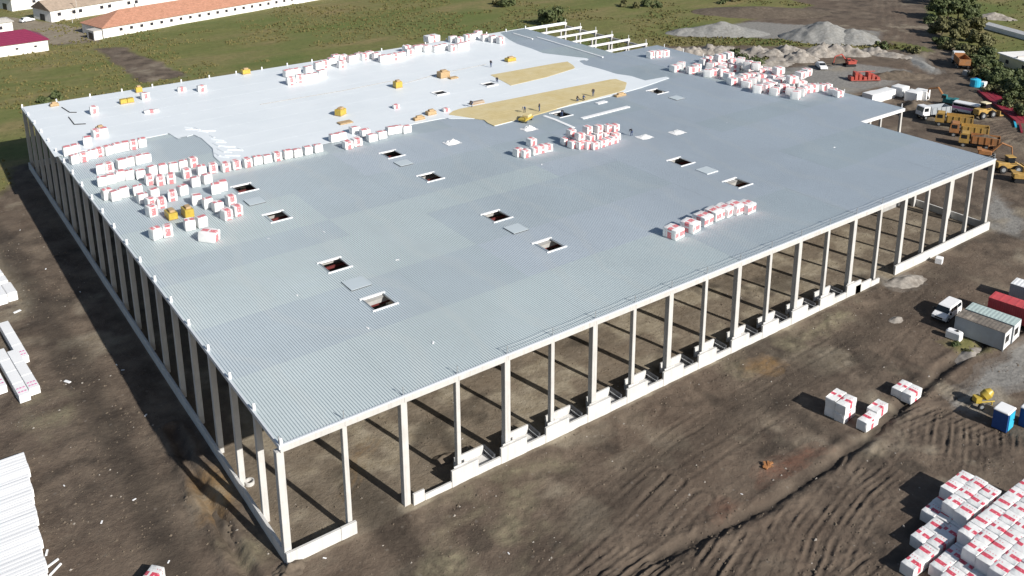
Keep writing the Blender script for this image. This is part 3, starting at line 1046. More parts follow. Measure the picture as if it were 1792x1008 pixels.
pl('plinth_panel', -0.32, 5.0, -0.35, -0.05, -0.3, 1.28)
pl('plinth_panel', 5.02, 6.62, -0.37, -0.06, -0.3, 1.30)
pl('plinth_panel', 12.75, 14.0, -0.33, -0.08, -0.3, 1.25)
pl('plinth_sill', 14.01, 17.12, -0.36, -0.09, -0.3, 0.62)
for i in range(3, 15):
    c = CX[i]
    nxt = CX[i + 1]
    top = 1.82 + 0.06 * math.sin(i * 2.3)
    pl('plinth_panel', c - 1.2, c + 2.15 - 0.15 * (i % 2), -0.40, -0.12, -0.3, top)
    pl('plinth_upstand', c - 0.75, c + 0.85, -0.10, 0.03, -0.2, 1.93 + 0.05 * (i % 2))
    if i < 14:
        pl('plinth_sill', c + 2.16 - 0.15 * (i % 2), nxt - 1.22, -0.38, -0.1, -0.3, 0.84 + 0.06 * (i % 3))
        # loading dock pit: floor, back wall, side wall coloured near-black for shade, steel rail
        pl('dock_floor', c + 0.9, nxt - 1.95, -0.09, 1.7, -0.3, 0.36)
        pl('dock_wall', c + 0.45, nxt - 2.0, 1.72, 1.95, -0.3, 1.34)
        sw = pl('dock_side_wall', nxt - 1.94, nxt - 1.70, -0.06, 2.0, -0.3, 1.26, 'dock_shade_frame')
        rl = MB()
        rl.box(nxt - 1.99, nxt - 1.945, 0.0, 1.70, 0.80, 0.90)
        rl.build('dock_rail', M['curb'], sw)
pl('plinth_panel', 84.5, 88.2, -0.40, -0.14, -0.3, 1.25)
pl('plinth_panel', 88.22, 90.3, -0.42, -0.15, -0.3, 0.75)
for k in range(5):
    x0 = 94.2 + k * 5.36
    pl('plinth_panel', x0, x0 + 5.35, -0.42, -0.12, -0.3, 1.42)
for j in range(20):
    pl('plinth_panel', -0.36, -0.08, j * BY - (0.04 if j else -0.03), (j + 1) * BY - 0.06, -0.3, 1.22)
for i in range(20):
    pl('plinth_panel', CX[i] + 0.02, CX[i + 1] - 0.02, DEPTH + 0.02, DEPTH + 0.28, -0.3, 1.2)
for j in range(4):
    pl('plinth_panel', XR + 0.04, XR + 0.3, j * BY + 0.4, (j + 1) * BY + 0.35, -0.3, 1.2)
# concrete strip footings seen through the right corner
pl('footing_beam', 112.0, 120.0, 14.0, 14.5, -0.1, 0.75, 'concrete_grey')
pl('footing_beam', 108.0, 119.0, 19.2, 19.7, -0.1, 0.6, 'concrete')

# ------------------------------------------------------------------ shrink wrapped insulation packs


def pack_mesh(name, lx, ly, lz, mat, seed, band='x', soft=1.0):
    """soft edged pack; UV in metres with v = 0 on the printed band (band runs along 'x' or 'y')"""
    r = random.Random(seed)
    bm = bmesh.new()
    bmesh.ops.create_cube(bm, size=1.0)
    for v in bm.verts:
        v.co = Vector((v.co.x * lx, v.co.y * ly, (v.co.z + 0.5) * lz))
    bmesh.ops.bevel(bm, geom=list(bm.edges), offset=0.085 * soft, segments=2, profile=0.6, affect='EDGES')
    long_ = [e for e in bm.edges if e.calc_length() > 0.5]
    bmesh.ops.subdivide_edges(bm, edges=long_, cuts=2, use_grid_fill=True)
    ph = [r.uniform(0, 6.28) for _ in range(4)]
    lean = (r.uniform(-0.05, 0.05), r.uniform(-0.05, 0.05))
    for v in bm.verts:
        c = v.co
        k = max(0.0, c.z / lz)
        sag = soft * (0.03 * math.sin(c.x * 2.3 + ph[0]) + 0.03 * math.sin(c.y * 3.1 + ph[1]))
        b_ = 1 + soft * 0.03 * math.sin(math.pi * min(1, k)) + soft * 0.015 * math.sin(c.z * 5 + ph[2])
        v.co = Vector((c.x * b_ + lean[0] * k + r.uniform(-0.022, 0.022), c.y * b_ + lean[1] * k + r.uniform(-0.022, 0.022), c.z + k * (sag + r.uniform(-0.02, 0.02))))
    uv = bm.loops.layers.uv.new('print')
    for f in bm.faces:
        n = f.normal
        ax = max(range(3), key=lambda k: abs(n[k]))
        for l in f.loops:
            c = l.vert.co
            if band == 'top':
                t = (c.x, c.y * 0.8) if ax == 2 else (c.x, 5.0)
            elif band == 'x':
                t = (c.x, c.y) if ax == 2 else ((c.x, c.z - lz * 0.5) if ax == 1 else (c.z, c.y))
            else:
                t = (c.y, c.x) if ax == 2 else ((c.y, 5.0) if ax == 0 else (c.z, c.x))
            l[uv].uv = t
    me = bpy.data.meshes.new(name)
    bm.to_mesh(me)
    bm.free()
    me.materials.append(mat)
    me.polygons.foreach_set('use_smooth', [True] * len(me.polygons))
    me.set_sharp_from_angle(angle=R(50))
    return me


def pack(me, x, y, z, rz, label, group, tilt=0.0):
    o = link(bpy.data.objects.new('insulation_pack', me))
    o.location = (x, y, z)
    o.rotation_euler = (tilt, 0, rz)
    return tag(o, label, 'insulation pack', group)


def cluster(pts, dims, phrase, group, z=H, band='y', spread=6.0, descr='white red-printed pack', seed=1, mats='pack_roof'):
    """pts: middle of each pack's front foot; entries may carry a level (1 = on top) and a rotation"""
    r = random.Random(seed)
    ms = [pack_mesh('insulation_pack', dims[0] * k, dims[1], dims[2] * q, M[mats], seed * 10 + i, ('y' if band == 'top' and i in (1, 3) else band)) for i, (k, q) in enumerate(((1, 1), (0.96, 1.04), (1.04, 0.95), (0.99, 0.99), (1.02, 1.02)))]
    order = sorted(range(len(pts)), key=lambda i: pts[i][0] * 0.81 - pts[i][1] * 0.59)
    for rank, i in enumerate(order):
        p = pts[i]
        lvl = p[2] if len(p) > 2 else 0
        rz = R(p[3]) if len(p) > 3 else R(r.uniform(-spread, spread))
        pack(ms[r.randrange(5)], p[0], p[1] + dims[1] * 0.5, z + 0.005 + lvl * (dims[2] + 0.02), rz, '%s, %s from the left in %s' % (descr, ordw(rank + 1), phrase), group)


# left cluster on the bare deck
LA = [(1.32, 90.44), (2.63, 90.69), (1.38, 85.64), (2.78, 85.77), (4.27, 86.43), (5.40, 86.94), (6.77, 86.83), (8.19, 87.16), (9.54, 87.25), (10.90, 87.25), (12.31, 87.39), (5.10, 93.74), (7.30, 97.33), (8.48, 97.22), (3.70, 78.43), (4.91, 78.49), (6.75, 78.79), (8.14, 79.18), (9.51, 79.23), (10.74, 79.40), (2.60, 72.92), (3.91, 73.10), (5.38, 73.57), (6.59, 73.20), (1.90, 66.94), (2.73, 65.74), (4.07, 66.34), (7.99, 72.42), (9.89, 73.01), (11.40, 72.57), (12.95, 72.51), (14.56, 72.63), (16.14, 72.86), (8.48, 69.19), (9.71, 68.02), (11.27, 67.82), (13.78, 68.51), (16.05, 68.43), (17.84, 68.46), (5.90, 65.88), (5.60, 62.44), (7.38, 63.11), (9.35, 60.82), (11.13, 62.00), (6.05, 59.82), (7.29, 59.13), (5.34, 56.82), (13.75, 64.25), (15.54, 64.45), (15.24, 59.67), (16.42, 60.14), (11.66, 57.36), (12.51, 55.03), (13.20, 52.95), (13.25, 49.56), (14.86, 49.97), (15.45, 53.97), (3.65, 48.95), (5.17, 48.80), (8.12, 49.23), (9.70, 49.17)]
cluster(LA, (1.24, 1.3, 1.45), 'the big left roof cluster', 'packs in the left roof cluster', seed=11, spread=13, band='top')
cluster([(9.03, 43.67, 0, 38)], (1.5, 2.3, 1.4), 'front of the left cluster', 'packs in the left roof cluster', seed=12, descr='white pack lying askew')
# row standing along the edge of the membrane
cluster([(19.61, 67.79), (21.25, 67.81), (23.07, 67.73), (24.68, 67.80), (26.22, 67.63), (27.95, 67.65), (29.71, 67.67), (31.30, 67.49), (33.10, 67.51), (34.92, 67.53)], (1.32, 1.25, 1.3), 'the straight row along the membrane edge', 'packs in the row along the membrane edge', spread=2, seed=13, band='top')
cluster([(39.68, 66.08), (41.56, 66.47), (44.67, 67.07), (46.72, 67.42), (49.03, 68.38), (50.30, 68.21), (51.65, 67.59), (39.39, 70.64), (40.86, 71.04), (44.16, 72.41), (44.87, 69.94)], (1.5, 1.3, 1.3), 'the group right of that row', 'packs in the group at the end of the membrane row', spread=4, seed=14, band='top', descr='white printed pack')
# far cluster along the back edge
LC = [(48.05, 109.03), (50.28, 109.72), (51.91, 109.69), (53.29, 109.59), (55.78, 111.00), (50.05, 115.31), (51.88, 115.32), (54.90, 115.87), (58.21, 117.73), (59.87, 117.97), (62.21, 119.22), (62.82, 115.75), (64.20, 121.44), (65.47, 120.48), (66.92, 119.08), (69.33, 120.10), (70.08, 118.91), (71.91, 119.77), (72.53, 117.70), (72.54, 114.53), (73.78, 114.54), (75.72, 114.66), (77.58, 114.85), (81.84, 119.92), (80.64, 116.46), (83.53, 118.30), (84.96, 118.25), (85.69, 117.01), (87.37, 115.75), (89.76, 116.35), (90.95, 114.07), (93.28, 114.74), (94.76, 114.67), (96.20, 122.27), (96.72, 120.03), (99.94, 121.32), (102.12, 121.57), (104.48, 123.27), (103.40, 118.71), (104.14, 116.27), (104.86, 113.87)]
cluster(LC, (1.7, 1.4, 1.55), 'the far cluster along the back roof edge', 'packs along the back roof edge', z=H + 0.115, spread=9, seed=15, band='top')
cluster([(88.69, 119.25, 1, 4)], (3.2, 2.2, 1.6), 'the far back cluster', 'packs along the back roof edge', z=H + 0.115, seed=16, descr='largest tall white pack')
# right cluster near the annex
LD = [(119.66, 69.02), (122.52, 70.06), (121.25, 65.59), (123.64, 66.59), (122.08, 61.69), (123.76, 61.73), (127.08, 65.48), (128.77, 68.86), (131.28, 69.84), (132.46, 68.47), (134.56, 68.11), (130.02, 63.27), (127.72, 62.74), (133.84, 65.05), (125.23, 60.19), (121.36, 54.29), (123.46, 57.25), (132.93, 62.23), (133.17, 60.90), (131.77, 58.57), (125.44, 54.72), (122.85, 53.58), (121.76, 51.00), (127.01, 54.58), (133.04, 57.62), (131.66, 55.36), (120.76, 47.28), (122.58, 46.87), (133.11, 55.14), (128.28, 52.59), (131.20, 52.49), (129.71, 50.48), (122.22, 44.30), (124.80, 47.14), (127.77, 47.87), (130.43, 48.91), (125.44, 44.73), (129.48, 46.59), (124.71, 42.43), (123.11, 39.95), (125.79, 40.70), (129.69, 45.44), (130.23, 44.05), (128.50, 41.48), (134.45, 46.10, 1), (130.14, 41.21), (129.83, 65.37, 1), (133.02, 65.90, 1), (130.94, 60.53, 1), (129.78, 57.53, 1), (132.68, 53.73), (130.10, 55.67, 1), (129.85, 61.36), (128.76, 65.02), (127.99, 54.06), (131.17, 50.62, 1), (125.98, 49.42), (124.38, 51.62), (127.51, 44.33, 1), (131.80, 45.55, 1)]
cluster(LD, (1.95, 1.6, 1.5), 'the jumbled cluster on the right roof', 'packs in the right roof cluster', spread=35, seed=17)
cluster([(132.27, 40.57), (133.21, 40.06), (131.35, 37.46), (131.06, 36.00)], (1.6, 1.4, 1.3), 'the four stragglers by the right roof edge', 'packs by the right roof edge', spread=12, seed=18)
cluster([(124.21, 81.17), (125.86, 80.62), (127.51, 80.07)], (1.8, 1.4, 1.5), 'the trio near the bare rafters', 'packs near the bare rafters', spread=14, seed=19)
# middle clusters
cluster([(60.14, 46.11), (60.76, 45.05), (62.75, 45.22), (64.15, 45.25), (65.48, 45.19), (64.97, 48.88)], (1.35, 1.25, 1.25), 'the small middle group', 'packs in the small middle group', spread=5, seed=20)
cluster([(69.82, 45.90), (69.81, 43.99), (70.58, 42.94), (71.56, 42.21), (72.32, 41.41), (73.98, 41.52), (75.47, 41.69), (76.89, 41.77), (78.26, 42.64), (71.44, 45.67), (73.24, 45.81), (74.10, 44.51), (75.93, 44.63), (77.32, 44.18), (71.01, 43.58, 1), (71.09, 45.93, 1), (74.41, 45.52, 1), (76.24, 44.99, 1), (77.86, 44.20, 1), (78.82, 43.65, 1)], (1.3, 1.25, 1.2), 'the two-high middle pile', 'packs in the two-high middle pile', spread=5, seed=21)
# front right line of five
cluster([(58.07, 8.83, 0, 8), (61.23, 8.90, 0, 12), (64.24, 9.50, 0, 6), (66.83, 9.81, 0, 4), (68.81, 9.78, 0, 14), (70.61, 9.41, 0, 4), (72.09, 8.80, 0, 6)], (1.9, 2.1, 1.3), 'the short line near the front roof edge', 'packs in the line near the front roof edge', seed=22, band='x')

# ------------------------------------------------------------------ packs on the ground
gm = [pack_mesh('insulation_pack', 2.5, 1.19, 1.14, M['pack_near'], 300 + i, 'y', 0.5) for i in range(3)]
gm2 = [pack_mesh('insulation_pack', 1.98, 1.24, 1.16, M['pack_near'], 310 + i, 'y', 0.5) for i in range(4)]
G1 = 'packs standing in the yard'
z0 = gz(58.6, -16) - 0.02
for k, (yy, nm) in enumerate(((-15.45, 'back'), (-16.72, 'front'))):
    for lv in (0, 1):
        pack(gm[(k + lv) % 3], 58.6, yy, z0 + lv * 1.15, R(6 + lv), 'white red-printed pack, %s layer, %s half of the two-high yard stack' % ('upper' if lv else 'lower', nm), G1)
z0 = gz(59.0, -19) - 0.02
pack(gm[0], 59.15, -19.2, z0, R(3), 'white printed pack nearest the ditch, below the two-high yard stack', G1)
pack(gm[1], 62.0, -18.55, gz(62, -18.5) - 0.02, R(5), 'white printed pack standing behind the one nearest the ditch', G1)
z0 = gz(68.0, -18.3) - 0.02
pack(gm[2], 68.0, -17.75, z0, R(4), 'back half of the lone white pack pair in the yard', G1)
pack(gm[0], 68.03, -19.0, z0, R(4), 'front half of the lone white pack pair in the yard', G1)

# big two-layer store at the lower right
G2 = 'packs in the large ground store'
rows = []
ROWY = [-31.15 - 1.285 * j for j in range(12)]
L1 = [50.6, 46.9, 43.1, 44.9, 44.5, 43.6, 45.0, 44.0, 43.0, 42.5, 42.0, 41.6]
L2 = [53.7, 51.9, 51.7, 49.4, 47.7, 47.6, 47.3, 46.3, 45.6, 45.2, 44.8, 44.4]
RE = [57.4, 57.4, 57.4, 61.6, 61.7, 61.6, 61.7, 61.6, 61.5, 61.5, 61.5, 61.5]
zb = max(gz(x, y) for x in (45, 50, 55, 60) for y in (-32, -36, -40)) - 0.12
rr = random.Random(5)
for j, y in enumerate(ROWY):
    for lv in (0, 1):
        x = (L2 if lv else L1)[j] + 1.0
        n = 0
        while x < RE[j]:
            if lv == 0 and x > (L2[j] + 6.5) and 2 < j < 11:
                break
            n += 1
            pack(gm2[rr.randrange(4)], x + rr.uniform(-0.05, 0.05), y - (0.35 if j > 2 else 0) + rr.uniform(-0.03, 0.03), zb + lv * 1.17, R(rr.uniform(-1.6, 1.6)),
                 'pack in lower right store, %s layer, %s row from back, %s from left' % ('top' if lv else 'bottom', ordw(j + 1), ordw(n)), G2)
            x += 2.04
# one lone pack at the bottom edge
pack(gm2[0], *(-10.67, 4.61), 0.0, R(40), 'lone white pack with red print at the bottom edge of the left yard', 'packs standing in the yard')

# ------------------------------------------------------------------ things on the building site, near


def wheel(parent, x, y, z, r, w, axis='y', name='wheel'):
    t = MB()
    d = Vector((0, w / 2, 0)) if axis == 'y' else Vector((w / 2, 0, 0))
    c = Vector((x, y, z))
    t.tube(c - d, c + d, r, n=14)
    wo_ = t.build(name, M['dark'], parent)
    h = MB()
    h.tube(c - d * 1.06, c + d * 1.06, r * 0.55, n=10)
    h.build('rim', M['galv'], wo_)
    return wo_


def place(root, xy, z=None, rz=0.0):
    root.location = (xy[0], xy[1], gz(*xy) - 0.03 if z is None else z)
    root.rotation_euler = (0, 0, rz)
    return root


def container(label, mat_side, mat_roof, L=6.06, W=2.44, Hh=2.59, cat='container', door=False, window=False, ribs=True, group='site containers'):
    root = empty('site_container', (0, 0, 0), 0, label, cat, group)
    a = MB()
    a.box(-L / 2 + 0.04, L / 2 - 0.04, -W / 2 + 0.04, W / 2 - 0.04, 0.14, Hh - 0.06)
    if ribs:
        n = int(L / 0.28)
        for k in range(n):
            x0 = -L / 2 + 0.15 + (L - 0.3) * k / n
            a.box(x0, x0 + 0.13, -W / 2 + 0.005, -W / 2 + 0.045, 0.2, Hh - 0.18)
            a.box(x0, x0 + 0.13, W / 2 - 0.045, W / 2 - 0.005, 0.2, Hh - 0.18)
    a.build('wall', mat_side, root)
    r = MB()
    r.box(-L / 2, L / 2, -W / 2, W / 2, Hh - 0.055, Hh)
    n = 12
    for k in range(n):
        x0 = -L / 2 + 0.2 + (L - 0.4) * k / n
        r.box(x0, x0 + 0.22, -W / 2 + 0.12, W / 2 - 0.12, Hh, Hh + 0.025)
    r.build('roof', mat_roof, root)
    for sx in (-1, 1):
        for sy in (-1, 1):
            p = MB()
            p.box(sx * L / 2 - 0.08 * (sx > 0) - 0.02, sx * L / 2 + 0.08 * (sx < 0) + 0.02, sy * W / 2 - 0.08 * (sy > 0) - 0.02, sy * W / 2 + 0.08 * (sy < 0) + 0.02, 0.0, Hh - 0.06)
            p.build('corner_post', mat_side, root)
    if window:
        for k, (y0, y1, z0, z1) in enumerate(((-0.95, 0.45, 0.9, 2.0),)):
            f = MB()
            f.box(L / 2 - 0.03, L / 2 + 0.035, y0, y1, z0, z1)
            fo = f.build('window', M['van_white'], root)
            g = MB()
            g.box(L / 2 + 0.037, L / 2 + 0.045, y0 + 0.07, y1 - 0.07, z0 + 0.07, z1 - 0.07)
            g.build('pane', M['glass'], fo)
        e = MB()
        e.box(L / 2 - 0.035, L / 2 + 0.02, -W / 2 + 0.1, W / 2 - 0.1, 0.16, Hh - 0.1)
        e.build('end_wall', M['van_white'], root)
    if door:
        for y0, y1 in ((-1.1, -0.02), (0.02, 1.1)):
            f = MB()
            f.box(-L / 2 - 0.01, -L / 2 + 0.045, y0, y1, 0.2, Hh - 0.15)
            fo = f.build('door', mat_side, root)
            g = MB()
            g.tube((-L / 2 - 0.03, (y0 + y1) / 2, 0.2), (-L / 2 - 0.03, (y0 + y1) / 2, Hh - 0.15), 0.025, n=6)
            g.build('lock_bar', M['galv'], fo)
    return root


# long axis of the cabins points away from the camera's right: ends at the near right
c1 = container('grey office cabin with muddy roof and small window in its white end', M['grey_paint'], M['cabin_roof'], window=True, ribs=False, cat='site cabin')
place(c1, (87.20, -17.10), rz=R(-83))
c2 = container('grey office cabin with clean pale teal roof behind the muddy one', M['grey_paint'], M['cabin_roof_teal'], window=True, ribs=False, cat='site cabin')
place(c2, (89.75, -16.95), rz=R(-83))
c3 = container('red steel container between the grey cabins and white container', M['cont_red'], M['cont_red'], L=12.19, door=True)
place(c3, (95.75, -20.2), rz=R(-82))
c4 = container('white roofed grey container at the right picture edge', M['grey_paint'], M['van_white'], door=True)
place(c4, (101.75, -16.85), rz=R(-82))

# white transporter van, nose towards the camera


def van(label):
    root = empty('van', (0, 0, 0), 0, label, 'van')
    W = 0.97
    side = [(-2.45, 0.45), (-2.42, 1.0), (-2.38, 1.55), (-2.25, 1.90), (-1.9, 1.97), (0.75, 1.95), (1.0, 1.85), (1.62, 1.22), (2.25, 1.02), (2.42, 0.85), (2.46, 0.45), (2.2, 0.28), (-2.3, 0.28)]
    b = MB()
    n = len(side)
    ins = [0.0 if z < 1.05 else 0.14 * (z - 1.05) / 0.9 for x, z in side]
    vs = [(x, -W + q, z) for (x, z), q in zip(side, ins)] + [(x, W - q, z) for (x, z), q in zip(side, ins)]
    b.add(vs, [tuple(range(n)), tuple(range(2 * n - 1, n - 1, -1))] + [(k, n + k, n + (k + 1) % n, (k + 1) % n) for k in range(n)])
    bo = fix_normals(b.build('body', M['van_white'], root))
    bv = bo.modifiers.new('round', 'BEVEL')
    bv.width = 0.09
    bv.segments = 3
    bv.limit_method = 'ANGLE'
    bv.angle_limit = R(25)
    g = MB()
    g.add([(1.06, -0.80, 1.83), (1.06, 0.80, 1.83), (1.63, 0.90, 1.265), (1.63, -0.90, 1.265)], [(0, 3, 2, 1)])
    for v in range(4):
        x, y, z = g.v[v]
        g.v[v] = (x + 0.022, y, z + 0.02)
    g.build('windscreen', M['glass'], root)
    for s in (-1, 1):
        for x0, x1 in ((0.2, 1.1), (-0.95, 0.1), (-2.1, -1.05)):
            q = MB()
            y0, y1 = s * (W - 0.045), s * (W - 0.115)
            xt = x1 - (0.28 if x1 > 1 else 0)
            q.add([(x0, y0 + s * 0.02, 1.25), (x1, y0 + s * 0.02, 1.25), (xt, y1 + s * 0.02, 1.74), (x0, y1 + s * 0.02, 1.74)], [(0, 1, 2, 3) if s < 0 else (3, 2, 1, 0)])
            q.build('side_window', M['glass'], root)
        for x in (1.55, -1.5):
            wheel(root, x, s * (W - 0.10), 0.33, 0.33, 0.24)
        h = MB()
        h.box(2.34, 2.47, s * 0.72 - 0.2, s * 0.72 + 0.2, 0.72, 0.92)
        h.build('headlight', M['curb'], root)
        m = MB()
        m.box(1.25, 1.45, s * (W + 0.02), s * (W + 0.22), 1.12, 1.38)
        m.build('wing_mirror', M['dark'], root)
    k = MB()
    k.box(2.40, 2.50, -0.5, 0.5, 0.60, 0.80)
    k.build('grille', M['dark'], root)
    k = MB()
    k.box(2.36, 2.52, -0.9, 0.9, 0.32, 0.52)
    k.build('bumper', M['dark'], root)
    return root


place(van('white passenger van parked beside the muddy roofed office cabin'), (89.17, -11.24), rz=R(185))
# white water tank
tk = MB()
tk.cbox(-0.95, 0.95, -0.55, 0.55, 0.12, 1.2, 0.16)
tk0 = empty('water_tank', (0, 0, 0), 0, 'small white plastic water tank in front of the muddy roofed cabin', 'tank')
tk.build('tank_body', M['van_white'], tk0, smooth=False)
tb = MB()
tb.box(-0.9, 0.9, -0.5, 0.5, 0.0, 0.12)
tb.build('base_frame', M['dark'], tk0)
tc = MB()
tc.tube((0.3, 0, 1.19), (0.3, 0, 1.3), 0.2, n=10)
tc.build('filler_cap', M['dark'], tk0)
place(tk0, (84.41, -14.96), rz=R(-82))
# tiny white box by the right end of the plinth
wb = MB()
wb.cbox(-0.55, 0.55, -0.5, 0.5, 0.0, 0.9, 0.06)
tag(place(wb.build('foam_block', M['panel_white']), (103.37, -1.96), rz=R(20)), 'small white foam block lying in front of the right end plinth', 'block')


def toilet(label, xy, rz):
    root = empty('portable_toilet', (0, 0, 0), 0, label, 'portable toilet', 'portable toilets')
    a = MB()
    a.box(-0.58, 0.58, -0.58, 0.58, 0.06, 2.15)
    a.build('cabin', M['blue'], root)
    a = MB()
    a.cbox(-0.62, 0.62, -0.62, 0.62, 2.155, 2.32, 0.07)
    a.build('roof', M['curb'], root)
    d = MB()
    d.box(-0.42, 0.42, -0.63, -0.585, 0.15, 2.05)
    do = d.build('door', M['sky_blue'], root)
    d = MB()
    d.box(0.28, 0.36, -0.66, -0.635, 1.0, 1.15)
    d.build('handle', M['dark'], do)
    b = MB()
    b.box(-0.6, 0.6, -0.6, 0.6, 0, 0.055)
    b.build('base', M['dark'], root)
    return place(root, xy, rz=rz)


t1 = toilet('blue portable cabin with white roof standing beside the small yellow machine', (71.32, -27.90), R(4))
t1.scale = (1.6, 1.35, 1.05)
t2 = toilet('blue portable cabin half cut off by the right picture edge', (73.96, -29.46), R(4))
t2.scale = (1.5, 1.3, 1.05)

# small yellow concrete mixer trailer
mx = empty('concrete_mixer', (0, 0, 0), 0, 'small yellow concrete mixer on wheels left of the blue cabin', 'concrete mixer')
a = MB()
prof = [(0.12, 0.0), (0.42, 0.25), (0.45, 0.7), (0.28, 1.05), (0.22, 1.12)]
nseg = 12
axis = Vector((0.7, 0, 0.55)).normalized()
qr = axis.to_track_quat('Z', 'Y')
ring = []
for r_, hgt in prof:
    ring.append([tuple(Vector((-0.35, 0, 0.75)) + qr @ Vector((r_ * math.cos(2 * math.pi * k / nseg), r_ * math.sin(2 * math.pi * k / nseg), hgt))) for k in range(nseg)])
for i in range(len(ring) - 1):
    a.add(ring[i] + ring[i + 1], [(k, (k + 1) % nseg, nseg + (k + 1) % nseg, nseg + k) for k in range(nseg)])
a.add(ring[0], [tuple(range(nseg - 1, -1, -1))])
a.build('drum', M['film_yellow'], mx, smooth=True)
a = MB()
a.tube((-0.8, 0, 0.35), (0.9, 0, 0.35), 0.06)
a.tube((-0.6, -0.5, 0.35), (-0.6, 0.5, 0.35), 0.06)
a.tube((0.7, 0, 0.35), (0.7, 0, 0.0), 0.05)
a.build('chassis', M['film_yellow'], mx)
a = MB()
a.box(-0.95, -0.45, -0.3, 0.3, 0.45, 0.95)
a.build('engine_box', M['film_yellow'], mx)
for s in (-1, 1):
    wheel(mx, -0.6, s * 0.55, 0.3, 0.3, 0.16)
place(mx, (73.53, -24.69), rz=R(-30))
mx.scale = (1.35, 1.35, 1.35)

# rusty red shovel head / scrap near the yard ditch
sc_ = MB()
for k in range(7):
    a_ = rnd.uniform(0, 6.28)
    L_ = rnd.uniform(0.4, 0.9)
    x_, y_ = rnd.uniform(-0.5, 0.5), rnd.uniform(-0.35, 0.35)
    sc_.box(-L_ / 2, L_ / 2, -0.12, 0.12, 0, 0.12, mat=Matrix.Translation((x_, y_, 0.04 + 0.08 * k / 3)) @ Matrix.Rotation(a_, 4, 'Z'))
o = sc_.build('scrap_heap', M['orange'])
tag(place(o, (45.18, -16.92)), 'small heap of rusty orange scrap on the mud of the yard', 'scrap')

# ---- long white wall panel bundles in the left yard
pb = MB()
pb.cbox(-0.58, 0.58, -5.6, 5.6, 0.1, 1.12, 0.03)


def bundle(name, xy, rz, L, label, W=1.16, Hh=1.05):
    root = empty(name, (0, 0, 0), 0, label, 'panel bundle', 'wrapped wall panel bundles')
    n = max(3, int(L / 3))
    for k in range(n):
        y0 = -L / 2 + L * k / n
        a = MB()
        a.cbox(-W / 2, W / 2, y0 + 0.012, y0 + L / n - 0.012, 0.12, Hh + 0.02 * (k % 2), 0.035)
        a.build('wrapped_panel', M['panel_white'], root)
        b = MB()
        b.box(-W / 2 + 0.05, W / 2 - 0.05, y0 + L / n * 0.4, y0 + L / n * 0.4 + 0.15, 0.0, 0.115)
        b.build('bearer', M['timber'], root)
    for k in (0.86, 0.93):
        a = MB()
        for q in range(3):
            x0 = -W / 2 + 0.12 + q * 0.33
            a.box(x0, x0 + 0.22, -L / 2 + (1 - k) * L - 0.15, -L / 2 + (1 - k) * L + 0.12, Hh + 0.024, Hh + 0.03)
        a.build('red_print', M['pink'], root)
    return place(root, xy, rz=rz)


bundle('panel_bundle', (-13.75, 55.5), R(3.5), 11.0, 'long white wrapped panel bundle set back from the front pair')
bundle('panel_bundle', (-13.95, 47.2), R(4.0), 10.6, 'long white wrapped panel bundle, right one of the front pair')
bundle('panel_bundle', (-15.2, 47.4), R(4.0), 12.6, 'long white wrapped panel bundle, left one of the front pair')
bundle('panel_bundle', (-17.1, 50.4), R(4.0), 12.0, 'long white wrapped panel bundle cut off by the left picture edge')
bundle('panel_bundle', (-16.6, 63.6), R(4.0), 4.0, 'short white wrapped bundle at the left edge behind the long ones', 2.6, 1.3)
wz = MB()
wz.cbox(-3.0, 1.9, -2.2, 2.2, 0.0, 1.45, 0.12)
pb2 = MB()
for k in range(4):
    o = MB()
    o.cbox(-0.62, 0.62, -1.9, 1.9, 0.05, 1.35 + 0.08 * (k % 2), 0.09)
    o = o.build('wrapped_block', M['panel_white'])
    tag(o, 'white film wrapped block, %s from the right in the left edge pile' % ordw(k + 1), 'wrapped block', 'white wrapped blocks at the left edge')
    place(o, (-11.95 - 1.30 * k, 70.3 - 0.35 * k), rz=R(4))
for k in range(3):
    o = MB()
    o.cbox(-0.6, 0.6, -1.1, 1.1, 0.05, 1.2, 0.09)
    o = o.build('wrapped_block', M['panel_white'])
    tag(o, 'small white wrapped block, %s from the front behind the left edge pile' % ordw(k + 1), 'wrapped block', 'white wrapped blocks at the left edge')
    place(o, (-12.3 - 0.2 * k, 74.4 + 2.6 * k), rz=R(4))

# ---- big store of white corrugated wall sheets at the lower left: one bundle per metre
for k in range(17):
    y0 = 10.3 + k * 1.142
    x1 = -17.9 + 0.075 * (y0 - 11.4) + 0.10 * math.sin(k * 1.9)
    root = empty('sheet_bundle', (0, 0, 0), 0, 'white sheet bundle, %s from the front in the lower left store' % ordw(k + 1), 'sheet bundle', 'white sheet bundles in the lower left store')
    a = MB()
    zt = 1.05 + 0.03 * math.sin(k * 2.7) - (0.10 if k % 5 == 3 else 0)
    L_ = 13.5
    # shallow ribbed top profile across the bundle
    pr = [(y0 + 0.002, 0.12), (y0 + 1.140, 0.12), (y0 + 1.140, zt - 0.02), (y0 + 1.03, zt), (y0 + 0.80, zt), (y0 + 0.75, zt - 0.015), (y0 + 0.62, zt - 0.015), (y0 + 0.57, zt), (y0 + 0.32, zt), (y0 + 0.27, zt - 0.015), (y0 + 0.14, zt - 0.015), (y0 + 0.09, zt), (y0 + 0.002, zt - 0.015)]
    a.prof(pr, x1 - L_, x1, 'x')
    fix_normals(a.build('sheets', M['panel_white'], root))
    for q in range(3):
        b = MB()
        b.box(x1 - 1.2 - q * 4.5, x1 - 1.05 - q * 4.5, y0 + 0.05, y0 + 1.1, 0.0, 0.115)
        b.build('bearer', M['timber'], root)
    root.location = (0, 0, 0.02)
